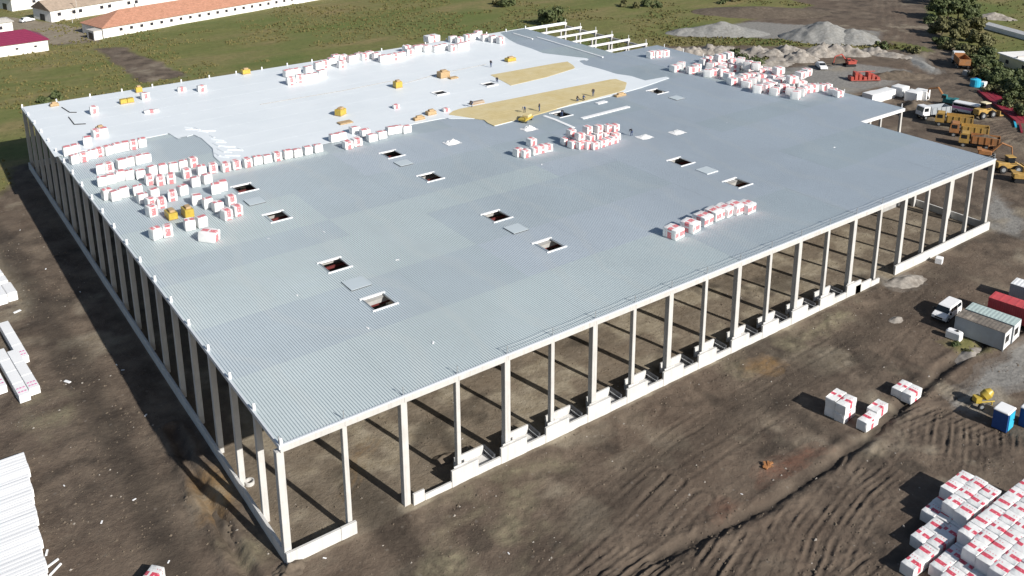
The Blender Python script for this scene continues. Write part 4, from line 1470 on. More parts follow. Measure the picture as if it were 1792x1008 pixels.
for k, (p, a_, L_) in enumerate((((-17.29, 12.40), 25, 1.2), ((-17.24, 11.45), 40, 1.5), ((-17.44, 14.20), 70, 0.7))):
    o = MB()
    o.box(-L_ / 2, L_ / 2, -0.09, 0.09, 0.0, 0.12)
    o = o.build('foam_strip', M['panel_white'])
    tag(o, ['short white foam strip lying off the corner of the sheet store', 'longer thin white foam strip at the bottom edge by the sheet store', 'stubby white foam strip against the side of the sheet store'][k], 'foam strip', 'foam strips by the sheet store')
    place(o, p, z=gz(*p) + 0.02, rz=R(a_))
# litter of white scraps in the mud
LIT = [((-14.22, 23.15), 'white scrap right of the lower left sheet store'), ((-12.43, 15.38), 'white scrap between the sheet store and the long dirt bank'), ((-9.08, 16.70), 'faint white scrap left of the orange clay by the near wall'),
       ((-6.85, 94.54), 'white scrap at the left edge near the far pale patch'), ((-6.21, 76.62), 'bright white scrap at the edge of the wall shadow'), ((-3.67, 65.84), 'white scrap lying inside the shadow of the left wall'),
       ((-8.77, 6.55), 'white scrap beside the lone pack at the bottom edge'), ((-9.98, 42.72), 'longest white scrap right of the front panel bundles'), ((-4.30, 42.96), 'white scrap on the shadow edge, middle of the left wall'),
       ((-3.98, 41.32), 'white scrap just inside the shadow, middle of the left wall'), ((-4.25, 30.39), 'white scrap on the shadow edge toward the near corner'), ((-11.93, 64.86), 'white scrap between the wrapped blocks and panel bundles'),
       ((2.80, -1.36), 'white scrap below the front plinth of the near corner'), ((16.56, -10.80), 'white scrap on the clay heap at the bottom middle'), ((39.64, -18.25), 'white scrap in the yard above the ditch')]
LIT2 = [((15.27, 13.00), 'small white offcut on the deck near the nearest opening'), ((19.36, 6.29), 'white offcut on the deck toward the front edge'), ((22.08, 38.33), 'white offcut on the deck between the left openings'), ((12.16, 24.20), 'white offcut left of the nearest skylight lid'), ((25.79, 25.32), 'white offcut in the middle of the near deck'), ((15.37, 40.66), 'white offcut behind the left skylight openings'), ((100.60, 38.31), 'white offcut on the right deck'), ((104.64, 18.70), 'white offcut near the right roof notch'), ((60.74, 41.26), 'white strip on the deck below the small middle group')]
for k, (p, lab) in enumerate(LIT + LIT2):
    o = MB()
    s_ = rnd.uniform(0.08, 0.17) * (2.0 if k in (7, 11) else 1)
    o.cbox(-s_ * 1.5, s_ * 1.5, -s_ * 0.6, s_ * 0.6, 0, s_ * 0.3, s_ * 0.12)
    o = o.build('foam_scrap', M['panel_white'])
    tag(o, lab, 'scrap', 'loose white foam scraps')
    place(o, p, z=(gz(*p) - 0.01) if k < len(LIT) else H + 0.01, rz=rnd.uniform(0, 3))
# manhole ring, dug in just inside the left wall
mh = MB()
for k in range(16):
    a0, a1 = 2 * math.pi * k / 16, 2 * math.pi * (k + 1) / 16
    for r0, r1, z0, z1 in ((0.65, 0.65, 0.0, 0.7), (0.65, 0.5, 0.7, 0.7), (0.5, 0.5, 0.7, 0.0)):
        mh.add([(r0 * math.cos(a0), r0 * math.sin(a0), z0), (r0 * math.cos(a1), r0 * math.sin(a1), z0), (r1 * math.cos(a1), r1 * math.sin(a1), z1), (r1 * math.cos(a0), r1 * math.sin(a0), z1)], [(0, 1, 2, 3)])
mho = mh.build('manhole_ring', M['concrete'])
mho.scale = (0.75, 0.75, 0.6)
tag(place(mho, (0.95, 12.19), z=0.0), 'round concrete manhole ring just inside the left wall columns', 'manhole ring')
# soil mounds as height fields


def mound(name, xy, rx, ry, h, label, cat, mat, rz=0.0, seed=0, n=34, peak=1.3, rough=0.12, ridge=None, group=None):
    o_ = seed * 37.1
    vs, fs = [], []
    for i in range(n):
        for j in range(n):
            u, v = -1 + 2 * i / (n - 1), -1 + 2 * j / (n - 1)
            d = math.hypot(u, v)
            k = max(0.0, 1 - d)
            q = 1 - (1 - k) ** peak if peak < 1 else k ** (1 / peak)
            z = h * k * (1 if peak == 1.3 else 1)
            if ridge:
                z *= 0.55 + 0.45 * abs(math.sin(u * ridge + seed))
            x_, y_ = u * rx, v * ry
            z += k ** 0.5 * h * rough * (2.2 * float(N1(x_ + o_, y_, 0.32 * max(rx, ry) * 0.6)) + 1.1 * float(N2(x_ + o_, y_, 0.12 * max(rx, ry))) + 0.8 * float(N3(x_, y_ + o_, 0.6)))
            vs.append((x_, y_, z - 0.35 * (k <= 0)))
    for i in range(n - 1):
        for j in range(n - 1):
            fs.append((i * n + j, (i + 1) * n + j, (i + 1) * n + j + 1, i * n + j + 1))
    mb = MB()
    mb.add(vs, fs)
    o = mb.build(name, M[mat], None, smooth=True)
    place(o, xy, z=gmin(*xy) - 0.15, rz=rz)
    return tag(o, label, cat, group)


mound('soil_mound', (93.79, -2.42), 4.2, 2.0, 0.9, 'low grey spoil mound in front of the open gateway bay', 'spoil mound', 'rubble', R(-15), 3)
mound('soil_mound', (82.63, -7.91), 1.6, 1.0, 0.55, 'small pale dirt heap left of the white van', 'spoil mound', 'rubble', 0, 4, n=20)
mound('soil_mound', (82.58, -18.30), 3.4, 2.2, 0.7, 'pale rubble heap in front of the muddy roofed cabin', 'spoil mound', 'rubble', R(20), 5)
mound('soil_mound', (-0.49, -0.95), 2.4, 1.3, 0.7, 'pale clod heap below the near corner of the hall', 'spoil mound', 'soil', R(10), 7, rough=0.35, n=24)
mound('soil_mound', (18.61, 3.77), 2.0, 1.2, 0.7, 'small dirt heap inside the hall behind the low sill', 'spoil mound', 'soil', 0, 8, n=22)
mound('soil_mound', (-3.04, 7.91), 5.5, 1.5, 0.7, 'long dirt bank beside the trench at the near left wall', 'spoil mound', 'soil', R(95), 9, rough=0.35)

# ------------------------------------------------------------------ small things and people on the roof
ZM = H + 0.115


def yellow_load(xy, sx, sy, sz, label, z=ZM, mat='film_yellow', rz=0.0, top=True):
    root = empty('pallet_load', (xy[0], xy[1], z), rz, label, 'pallet load', 'small pallet loads on the roof')
    a = MB()
    for k in (-1, 0, 1):
        a.box(-sx / 2, sx / 2, k * sy * 0.4 - 0.06, k * sy * 0.4 + 0.06, 0.0, 0.10)
    for k in range(5):
        x0 = -sx / 2 + k * (sx - 0.14) / 4
        a.box(x0, x0 + 0.14, -sy / 2, sy / 2, 0.10, 0.14)
    a.build('pallet', M['timber'], root)
    b = MB()
    b.cbox(-sx / 2 + 0.04, sx / 2 - 0.04, -sy / 2 + 0.04, sy / 2 - 0.04, 0.145, sz, 0.06)
    b.build('load', M[mat], root)
    if top:
        c = MB()
        c.cbox(-sx * 0.25, sx * 0.3, -sy * 0.3, sy * 0.25, sz + 0.004, sz + 0.3, 0.05)
        c.build('loose_top', M['timber' if mat == 'film_yellow' else mat], root)
    return root


yellow_load((5.25, 122.53), 1.6, 1.2, 0.5, 'tan pallet load at the far left roof corner', mat='timber')
yellow_load((21.01, 122.73), 1.3, 1.2, 1.1, 'yellow pallet load right at the back roof edge')
yellow_load((16.36, 116.12), 1.3, 1.2, 0.9, 'left of two yellow pallet loads near the back left edge', top=False)
yellow_load((17.64, 116.14), 1.3, 1.2, 0.9, 'right of two yellow pallet loads near the back left edge', top=False)
yellow_load((64.62, 94.30), 1.6, 1.5, 1.3, 'yellow pallet load standing alone mid membrane')
yellow_load((46.81, 84.06), 1.9, 1.5, 1.2, 'yellow pallet load nearest the membrane row of packs', rz=0.5)
yellow_load((45.30, 79.13), 2.6, 1.6, 0.25, 'flat tan pallet left on the membrane', mat='timber', top=False)
yellow_load((76.44, 95.59), 2.4, 1.8, 1.3, 'tall tan and brown load left of the yellow wool', mat='timber')
yellow_load((77.60, 93.56), 2.0, 1.3, 0.3, 'flat brown pallet right of the tall tan load', mat='timber', top=False)
yellow_load((96.10, 98.42), 2.4, 1.5, 0.8, 'yellow pallet load above the upper wool field')
yellow_load((43.67, 123.82), 1.8, 1.4, 1.0, 'yellow and white load at the back edge left of the far packs')
yellow_load((8.26, 99.10), 1.4, 1.3, 1.3, 'tan topped pallet load beside the packs at the left membrane edge', mat='timber')
yellow_load((7.27, 55.13), 1.3, 2.3, 1.0, 'bright yellow machine cover, left one in front of the left cluster', z=H + 0.005)
yellow_load((9.28, 54.36), 1.3, 2.1, 1.25, 'bright yellow machine cover, right one in front of the left cluster', z=H + 0.005)
yellow_load((57.01, 72.93), 2.2, 1.0, 0.5, 'brown load at the left tip of the wool field', mat='timber')
yellow_load((60.41, 74.33), 1.9, 1.2, 0.7, 'brown load a little behind the left tip of the wool field', mat='timber')
yellow_load((71.23, 75.03), 3.0, 0.9, 0.5, 'low dark olive roll stack along the wool field', mat='tile_old', top=False)
yellow_load((97.00, 62.66), 2.6, 1.0, 0.4, 'flat orange brown pallet by the far deck opening', z=H + 0.005, mat='timber')
for k, (p, d, lab) in enumerate((((10.20, 112.34), (1.4, 1.3, 1.5), 'white pink-printed pack standing alone near the back left corner'), ((20.64, 116.85), (1.5, 1.3, 1.3), 'white printed pack beside the yellow pallet at the back edge'),
                                 ((28.24, 118.37), (1.6, 1.0, 0.8), 'low white pack on the membrane left of the taller back edge pack'), ((31.50, 115.92), (1.7, 1.3, 1.2), 'white tall pack on the membrane near the back edge'),
                                 ((19.10, 107.04), (2.6, 1.2, 0.5), 'low white slab on the membrane before the back left packs'), ((57.20, 81.74), (1.2, 1.0, 0.7), 'small white block on the membrane behind the row group'),
                                 ((63.77, 74.52), (1.2, 1.2, 0.6), 'small white block at the left tip of the wool'))):
    pack(pack_mesh('insulation_pack', *d, M['pack_roof'], 500 + k, 'y'), p[0], p[1], ZM, R(rnd.uniform(-10, 10)), lab, 'single packs on the membrane')

# heaps of crumpled white film on the deck
for k, (p, lab) in enumerate((((55.02, 58.61), 'crumpled white film heap alone on the deck right of the rows'), ((69.94, 56.71), 'crumpled white film heap below the wool field'), ((83.17, 41.34), 'scatter of white film beside the two-high middle pile'), ((89.45, 39.75), 'thin white film scraps right of the middle pile'))):
    r_ = random.Random(k)
    mb = MB()
    n = 12
    vs, fs = [], []
    for i in range(n):
        for j in range(n):
            u, v = -1 + 2 * i / (n - 1), -1 + 2 * j / (n - 1)
            q = max(0, 1 - math.hypot(u, v))
            vs.append((u * 1.3 + r_.uniform(-.1, .1), v * 1.1 + r_.uniform(-.1, .1), q * (0.7 if k < 2 else 0.25) * r_.uniform(0.5, 1.3)))
    for i in range(n - 1):
        for j in range(n - 1):
            fs.append((i * n + j, (i + 1) * n + j, (i + 1) * n + j + 1, i * n + j + 1))
    mb.add(vs, fs)
    o = mb.build('film_heap', M['foil'])
    o.location = (p[0], p[1], H + 0.03)
    tag(o, lab, 'film heap', 'heaps of white film on the deck')

# openings left in the membrane and their white lids
for k, (p, lab) in enumerate((((69.31, 85.47), 'dark roof opening with white rim in the middle of the membrane'), ((80.85, 84.86), 'dark roof opening with white rim near the upper wool field'))):
    root = empty('roof_hatch', (p[0], p[1], ZM), 0, lab, 'roof hatch', 'roof hatches in the membrane')
    for s in (-1, 1):
        a = MB()
        a.box(-1.4, 1.4, s * 1.15 - 0.15, s * 1.15 + 0.15, 0, 0.16)
        a.build('rim', M['curb'], root)
        a = MB()
        a.box(s * 1.25 - 0.14, s * 1.25 + 0.14, -0.995, 0.995, 0, 0.12)
        a.build('rim', M['curb'], root)
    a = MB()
    a.box(-1.1, 1.1, -0.99, 0.99, 0.0, 0.03)  # no hole cut: a dark slab paints the darkness of the opening
    a.build('opening_shade', M['dark'], root)
# hoses and cables on the membrane
for k, (pts, lab) in enumerate((([(6.16, 120.42), (6.66, 115.89), (7.70, 115.12)], 'dark hose curling over the membrane near the back left corner'), ([(5.86, 112.92), (5.72, 107.47), (7.45, 106.59)], 'dark hose looping on the membrane behind the left cluster'),
                                ([(37.32, 99.46), (54.45, 98.70), (66.69, 99.44)], 'long grey cable running along the membrane'), ([(66.78, 95.98), (77.38, 98.48), (89.83, 99.16)], 'grey cable running from the yellow load to the far workers'))):
    mb = MB()
    for (x0, y0), (x1, y1) in zip(pts[:-1], pts[1:]):
        mb.tube((x0, y0, ZM + 0.05), (x1, y1, ZM + 0.05), 0.09 if k < 2 else 0.06, n=6)
    tag(mb.build('hose', M['dark'] if k < 2 else M['concrete_grey']), lab, 'hose')
# yellow roof buggy
rb = empty('roof_buggy', (*(72.24, 60.78), H + 0.02), R(25), 'low yellow roof trolley beside the wool field with workers near it', 'trolley')
a = MB()
a.cbox(-1.5, 1.5, -0.8, 0.8, 0.4, 0.75, 0.06)
a.build('bed', M['film_yellow'], rb)
a = MB()
a.tube((-1.5, -0.7, 0.7), (-1.9, -0.7, 1.3), 0.04)
a.tube((-1.5, 0.7, 0.7), (-1.9, 0.7, 1.3), 0.04)
a.tube((-1.9, -0.7, 1.3), (-1.9, 0.7, 1.3), 0.04)
a.build('handle', M['dark'], rb)
a = MB()
a.cbox(-0.2, 1.3, -0.6, 0.6, 0.755, 1.15, 0.08)
a.build('cargo', M['wool'], rb)
for sx in (-1, 1):
    for sy in (-1, 1):
        wheel(rb, sx * 1.0, sy * 0.72, 0.25, 0.25, 0.18)


def person_mesh(pose):
    """one continuous skinned body; returns a mesh with body, clothing and helmet materials by region"""
    J = {}
    if pose == 'stand':
        hip, chest, neck, head = (0, 0, 0.95), (0.02, 0, 1.30), (0.03, 0, 1.48), (0.05, 0, 1.66)
        legs = [((0, s * 0.10, 0.90), (0.03, s * 0.12, 0.50), (-0.02, s * 0.13, 0.08), (0.14, s * 0.15, 0.04)) for s in (-1, 1)]
        arms = [((0.02, s * 0.21, 1.40), (0.03, s * 0.27, 1.12), (0.14, s * 0.25, 0.90), (0.20, s * 0.24, 0.82)) for s in (-1, 1)]
    elif pose == 'bend':
        hip, chest, neck, head = (-0.15, 0, 0.90), (0.18, 0, 1.10), (0.36, 0, 1.16), (0.52, 0, 1.16)
        legs = [((-0.13, s * 0.11, 0.86), (0.05, s * 0.14, 0.48), (-0.04, s * 0.15, 0.08), (0.12, s * 0.17, 0.04)) for s in (-1, 1)]
        arms = [((0.28, s * 0.20, 1.12), (0.36, s * 0.24, 0.85), (0.52, s * 0.18, 0.62), (0.58, s * 0.15, 0.55)) for s in (-1, 1)]
    else:
        hip, chest, neck, head = (-0.12, 0, 0.48), (0.05, 0, 0.80), (0.13, 0, 0.97), (0.22, 0, 1.12)
        legs = [((-0.1, s * 0.11, 0.45), (0.26, s * 0.14, 0.30 if s > 0 else 0.10), (-0.02 if s > 0 else -0.2, s * 0.14, 0.08), (0.10 if s > 0 else -0.34, s * 0.15, 0.05)) for s in (-1, 1)]
        arms = [((0.09, s * 0.20, 0.90), (0.24, s * 0.25, 0.66), (0.42, s * 0.18, 0.48), (0.49, s * 0.16, 0.42)) for s in (-1, 1)]
    vs, es, rad, reg = [], [], [], []

    def add(p, r):
        vs.append(p)
        rad.append(r)
        return len(vs) - 1
    h = add(hip, 0.15)
    c = add(chest, 0.17)
    n_ = add(neck, 0.065)
    hd = add(head, 0.105)
    es += [(h, c), (c, n_), (n_, hd)]
    for l in legs:
        pr = h
        for p, r in zip(l, (0.105, 0.075, 0.055, 0.045)):
            k = add(p, r)
            es.append((pr, k))
            pr = k
    for l in arms:
        pr = c
        for p, r in zip(l, (0.075, 0.055, 0.042, 0.035)):
            k = add(p, r)
            es.append((pr, k))
            pr = k
    me = bpy.data.meshes.new('tmp')
    me.from_pydata(vs, es, [])
    o = bpy.data.objects.new('tmp', me)
    COL.objects.link(o)
    sk = o.modifiers.new('skin', 'SKIN')
    sv = me.skin_vertices[0].data if me.skin_vertices else None
    if sv is None:
        bm = bmesh.new()
        bm.from_mesh(me)
        bm.verts.layers.skin.verify()
        bm.to_mesh(me)
        bm.free()
        sv = me.skin_vertices[0].data
    for i, r in enumerate(rad):
        sv[i].radius = (r, r)
    sv[0].use_root = True
    sd = o.modifiers.new('sub', 'SUBSURF')
    sd.levels = 1
    dg = bpy.context.evaluated_depsgraph_get()
    dg.update()
    out = bpy.data.meshes.new_from_object(o.evaluated_get(dg))
    bpy.data.objects.remove(o)
    head_v, chest_v, hip_v = Vector(head), Vector(chest), Vector(hip)
    idx = []
    for p in out.polygons:
        q = p.center
        if (q - head_v).length < 0.16:
            idx.append(3 if q.z > head_v.z + 0.02 else 0)
        elif (q - chest_v).length < 0.30 or (q - (chest_v + hip_v) / 2).length < 0.22:
            idx.append(1)
        elif q.z > hip_v.z + 0.02 or (pose != 'stand' and q.x > 0.30):
            hand = min((q - Vector(a_[3])).length for a_ in arms) < 0.09
            idx.append(0 if hand else 1)
        else:
            idx.append(2)
    return out, idx


PM = {}
for po in ('stand', 'bend', 'kneel'):
    PM[po] = person_mesh(po)
PEOPLE = [((89.28, 96.35), 'stand', 'cloth_dark', 20, 'standing worker in dark clothes above the upper wool field'), ((77.63, 63.69), 'stand', 'cloth_dark', 120, 'standing worker in dark clothes at the lower edge of the wool'),
          ((74.97, 64.78), 'bend', 'cloth_blue', 200, 'bending worker in dark clothes beside the yellow trolley'), ((92.20, 65.23), 'stand', 'cloth_dark', 60, 'rightmost worker standing on the long wool field'),
          ((88.86, 64.25), 'kneel', 'cloth_blue', 10, 'kneeling worker on the wool next to the rightmost one'), ((87.63, 64.68), 'kneel', 'cloth_dark', 340, 'crouching worker left of the kneeling pair on the wool'),
          ((81.79, 43.14), 'bend', 'cloth_dark', 80, 'bending worker in dark clothes right of the two-high middle pile'), ((69.17, 73.72), 'bend', 'cloth_dark', 150, 'bending worker by the dark rolls left of the long wool field'),
          ((76.35, 95.67), 'stand', 'hivis', 250, 'worker in orange top beside the tall tan load'), ((79.20, 59.02), 'bend', 'cloth_dark', 30, 'bending worker by the deck opening under the wool field'), ((83.21, 85.33), 'kneel', 'cloth_dark', 70, 'kneeling worker by the hatch near the upper wool field')]
for p, po, top, rz, lab in PEOPLE:
    src, idx = PM[po]
    me = src.copy()
    me.materials.clear()
    for m_ in ('skin', top, 'cloth_blue' if top != 'cloth_blue' else 'cloth_dark', 'helmet'):
        me.materials.append(M[m_])
    me.polygons.foreach_set('material_index', idx)
    me.polygons.foreach_set('use_smooth', [True] * len(me.polygons))
    o = link(bpy.data.objects.new('person', me))
    on_m = 'pile' not in lab and 'opening' not in lab
    o.location = (p[0], p[1], (H + 0.145) if on_m else H + 0.01)
    o.rotation_euler = (0, 0, R(rz))
    tag(o, lab, 'person', 'roofers at work')

# ------------------------------------------------------------------ vehicles and stores behind the hall


def dump_truck(xy, rz, label, cab, body, load=None, s=1.0):
    root = empty('dump_truck', (0, 0, 0), 0, label, 'dump truck', 'vehicles behind the hall')
    a = MB()
    a.box(-3.6, 3.6, -0.45, 0.45, 0.75, 1.05)
    a.build('chassis', M['dark'], root)
    a = MB()
    a.prof([(1.9, 1.0), (3.75, 1.0), (3.78, 1.9), (3.5, 2.95), (3.3, 3.05), (1.9, 3.05)], -1.2, 1.2, 'y')
    cb = fix_normals(a.build('cab', M[cab], root))
    g = MB()
    g.add([(3.80, -1.05, 1.95), (3.80, 1.05, 1.95), (3.54, 1.0, 2.88), (3.54, -1.0, 2.88)], [(0, 1, 2, 3)])
    g.build('windscreen', M['glass'], cb)
    for sy in (-1, 1):
        g = MB()
        g.box(2.3, 3.4, sy * 1.21 - 0.01, sy * 1.21 + 0.01, 1.95, 2.75)
        g.build('side_window', M['glass'], cb)
    b = MB()
    for y0, y1 in ((-1.25, -1.15), (1.15, 1.25)):
        b.box(-3.8, 1.6, y0, y1, 1.15, 2.7)
    b.box(1.5, 1.6, -1.149, 1.149, 1.15, 2.95)
    b.box(-3.8, -3.7, -1.149, 1.149, 1.15, 2.6)
    b.box(-3.699, 1.499, -1.149, 1.149, 1.15, 1.3)
    b.build('tipper_body', M[body], root)
    for k in range(5):
        r_ = MB()
        x0 = -3.6 + k * 1.2
        for sy in (-1, 1):
            r_.box(x0, x0 + 0.12, sy * 1.30 - 0.045, sy * 1.30 + 0.045, 1.2, 2.68)
        r_.build('rib', M[body], root)
    if load:
        n = 8
        l = MB()
        vs, fs = [], []
        for i in range(n):
            for j in range(n):
                u, v = i / (n - 1), j / (n - 1)
                vs.append((-3.65 + 5.1 * u, -1.12 + 2.24 * v, 2.2 + 0.7 * math.sin(math.pi * u) * math.sin(math.pi * v) + 0.1 * rnd.uniform(-1, 1)))
        for i in range(n - 1):
            for j in range(n - 1):
                fs.append((i * n + j, (i + 1) * n + j, (i + 1) * n + j + 1, i * n + j + 1))
        l.add(vs, fs)
        l.build('load', M[load], root)
    for x in (2.9, -1.4, -2.75):
        for sy in (-1, 1):
            wheel(root, x, sy * 1.0, 0.52, 0.52, 0.4)
    root.scale = (s, s, s)
    return place(root, xy, rz=rz)


def excavator(xy, rz, label, mat, s=1.0, boom=0.0, arm=None):
    root = empty('excavator', (0, 0, 0), 0, label, 'excavator', 'vehicles behind the hall')
    for sy in (-1, 1):
        t = MB()
        t.prof([(-1.9, 0.35), (-1.6, 0.02), (1.6, 0.02), (1.9, 0.35), (1.65, 0.8), (-1.65, 0.8)], sy * 1.1 - 0.3, sy * 1.1 + 0.3, 'y')
        fix_normals(t.build('track', M['dark'], root))
    a = MB()
    a.cbox(-2.0, 1.0, -1.2, 1.2, 0.95, 1.95, 0.1)
    a.cbox(-2.3, -1.2, -1.25, 1.25, 1.96, 2.15, 0.05)
    a.build('body', M[mat], root)
    a = MB()
    a.tube((0, 0, 0.5), (0, 0, 0.96), 0.6, n=12)
    a.build('slew_ring', M['dark'], root)
    c = MB()
    c.cbox(0.1, 1.4, 0.25, 1.2, 1.96, 2.95, 0.08)
    cb = c.build('cab', M[mat], root)
    g = MB()
    g.box(1.39, 1.42, 0.36, 1.1, 2.05, 2.75)
    g.box(0.25, 1.25, 1.195, 1.215, 2.1, 2.7)
    g.box(0.25, 1.25, 0.235, 0.255, 2.1, 2.7)
    g.build('cab_window', M['glass'], cb)
    b = MB()
    P0, P1, P2, P3 = (0.9, -0.3, 1.6), (2.9, -0.3, 4.2 + boom), (5.2, -0.3, 3.5 + boom), (5.6, -0.3, 1.2 + boom * 0.3)
    b.tube(P0, P1, 0.30, 0.26, 6)
    b.tube(P1, P2, 0.26, 0.2, 6)
    b.build('boom', M[arm or mat], root)
    b = MB()
    b.tube(P2, P3, 0.2, 0.14, 6)
    b.build('stick', M[arm or mat], root)
    k = MB()
    k.prof([(5.3, 1.3), (5.9, 1.2), (6.1, 0.7), (5.6, 0.35), (5.1, 0.6)], -0.75, 0.15, 'y')
    fix_normals(k.build('bucket', M['dark'], root))
    root.scale = (s, s, s)
    return place(root, xy, rz=rz)


def loader(xy, rz, label, mat, s=1.0, roof='van_white'):
    root = empty('wheel_loader', (0, 0, 0), 0, label, 'wheel loader', 'vehicles behind the hall')
    a = MB()
    a.cbox(-2.6, -0.3, -0.75, 0.75, 0.9, 2.0, 0.1)
    a.cbox(-0.28, 1.4, -0.55, 0.55, 0.8, 1.5, 0.08)
    a.build('body', M[mat], root)
    c = MB()
    c.box(-0.7, 0.6, -0.65, 0.65, 2.02, 3.0)
    cb = c.build('cab', M['glass'], root)
    c = MB()
    c.cbox(-0.85, 0.75, -0.75, 0.75, 3.004, 3.14, 0.04)
    c.build('cab_roof', M[roof], cb)
    for sy in (-1, 1):
        b = MB()
        b.tube((0.9, sy * 0.5, 1.9), (3.0, sy * 0.5, 0.8), 0.14, 0.12, 6)
        b.build('lift_arm', M[mat], root)
        for x in (-1.7, 1.1):
            wheel(root, x, sy * 1.0, 0.75, 0.75, 0.55)
    k = MB()
    k.prof([(2.9, 0.15), (4.0, 0.1), (4.1, 0.2), (3.1, 0.45), (3.05, 1.2), (2.85, 1.25)], -1.35, 1.35, 'y')
    fix_normals(k.build('bucket', M[mat], root))
    root.scale = (s, s, s)
    return place(root, xy, rz=rz)


dump_truck((220.43, 59.72), R(42), 'orange dump truck with white cab parked under the trees', 'van_white', 'orange', None, 1.15)
dump_truck((170.60, 38.49), R(160), 'white cabbed truck just beyond the notch of the roof', 'van_white', 'grey_paint', None, 1.0)
dump_truck((167.97, 32.15), R(118), 'tan tipper truck second in the vehicle queue', 'yellow', 'yellow', None, 1.0)
dump_truck((163.79, 26.51), R(120), 'orange tipper truck in the middle of the vehicle queue', 'orange', 'yellow', None, 1.0)
dump_truck((159.13, 21.79), R(118), 'brown tipper truck carrying black soil in the vehicle queue', 'yellow', 'orange', 'soil', 1.0)
excavator((154.72, 17.80), R(-60), 'orange excavator with pale boom nearest the right roof edge', 'orange', 0.8)
loader((150.30, 11.16), R(-35), 'yellow wheel loader beyond the right roof corner', 'yellow', 1.0, 'yellow')
excavator((146.90, 7.02), R(-50), 'yellow excavator cut by the right picture edge', 'yellow', 0.85)
loader((180.28, 31.79), R(-12), 'cream yellow backhoe loader beside the crimson stacks', 'yellow', 1.1, 'cream')
excavator((182.63, 41.81), R(100), 'teal excavator with orange boom behind the white cabbed truck', 'teal', 0.9, arm='orange')
# minibus with pink stripe
mb_ = empty('minibus', (0, 0, 0), 0, 'white minibus with a pink side band near the vehicle queue', 'minibus')
a = MB()
a.cbox(-2.8, 2.8, -1.0, 1.0, 0.4, 2.5, 0.15)
a.build('body', M['van_white'], mb_)
a = MB()
a.box(-2.815, 2.815, -1.015, 1.015, 1.0, 1.55)
a.build('side_band', M['pink'], mb_)
a = MB()
a.box(-2.6, 2.6, -1.012, 1.012, 1.62, 2.15)
a.build('window_band', M['glass'], mb_)
for x in (-1.8, 1.8):
    for sy in (-1, 1):
        wheel(mb_, x, sy * 0.88, 0.38, 0.38, 0.3)
place(mb_, (179.93, 35.87), rz=R(100))
# small white car


def car(xy, rz, label):
    root = empty('car', (0, 0, 0), 0, label, 'car')
    side = [(-2.1, 0.35), (-2.1, 0.85), (-1.7, 0.95), (-1.25, 1.42), (0.3, 1.45), (0.95, 0.98), (1.9, 0.82), (2.1, 0.6), (2.1, 0.35)]
    b = MB()
    n = len(side)
    q = [0.0 if z < 1.0 else 0.16 for x, z in side]
    b.add([(x, -0.85 + k, z) for (x, z), k in zip(side, q)] + [(x, 0.85 - k, z) for (x, z), k in zip(side, q)],
          [tuple(range(n)), tuple(range(2 * n - 1, n - 1, -1))] + [(k, n + k, n + (k + 1) % n, (k + 1) % n) for k in range(n)])
    fix_normals(b.build('body', M['van_white'], root))
    g = MB()
    g.add([(0.40, -0.66, 1.44), (0.40, 0.66, 1.44), (0.98, 0.76, 1.03), (0.98, -0.76, 1.03)], [(0, 3, 2, 1)])
    g.build('windscreen', M['glass'], root)
    g = MB()
    g.add([(-1.30, -0.66, 1.42), (-1.30, 0.66, 1.42), (-1.73, 0.78, 0.99), (-1.73, -0.78, 0.99)], [(0, 1, 2, 3)])
    g.build('rear_window', M['glass'], root)
    for x in (-1.3, 1.3):
        for sy in (-1, 1):
            wheel(root, x, sy * 0.78, 0.31, 0.31, 0.2)
    return place(root, xy, rz=rz)


car((188.02, 80.96), R(235), 'small white car alone on the grey gravel yard').scale = (1.15, 1.15, 1.15)
# red piling rig parts
rg = empty('red_machine', (0, 0, 0), 0, 'bright red steel machine frame on the gravel yard', 'machine')
for k in range(7):
    a = MB()
    x0 = -3.6 + k * 1.1
    a.cbox(x0, x0 + 0.85, -1.3 + 0.15 * (k % 3), 1.2 - 0.2 * (k % 2), 0.2, 1.2 + 0.55 * ((k * 5) % 3), 0.08)
    a.build('frame_block', M['red_steel'], rg)
a = MB()
a.tube((-3.5, -1.4, 0.3), (4, -1.4, 0.5), 0.14, n=6)
a.tube((-3.5, 1.3, 0.6), (4, 1.3, 0.4), 0.14, n=6)
a.tube((-2, 0, 2.2), (3, 0.4, 2.4), 0.12, n=6)
a.build('rail', M['red_steel'], rg)
place(rg, (186.14, 66.82), rz=R(-38))
tr = excavator((196.26, 77.90), R(150), 'small red tracked crane beside the rubble heaps', 'red_steel', 0.8)
tr['category'] = 'crane'
# white wrapped bundles beyond the right roof edge
for k, (p, d, lab) in enumerate((((171.49, 54.31), (4.2, 3.0, 2.2), 'leftmost white wrapped bundle beyond the right roof edge'), ((175.75, 54.17), (5.5, 2.6, 2.2), 'second white wrapped bundle beyond the right roof edge'),
                                 ((181.56, 53.56), (3.2, 3.0, 2.3), 'third white wrapped bundle beyond the right roof edge'), ((179.69, 48.78), (3.4, 3.0, 2.4), 'grey ended wrapped bundle beyond the right roof edge'), ((182.12, 48.17), (2.6, 3.0, 2.4), 'rightmost white wrapped bundle beyond the right roof edge'))):
    me = pack_mesh('wrapped_bundle', *d, M['foil'], 600 + k)
    o = link(bpy.data.objects.new('wrapped_bundle', me))
    place(o, p, rz=R(-5 + 4 * k))
    tag(o, lab, 'wrapped bundle', 'white wrapped bundles beyond the right roof edge')
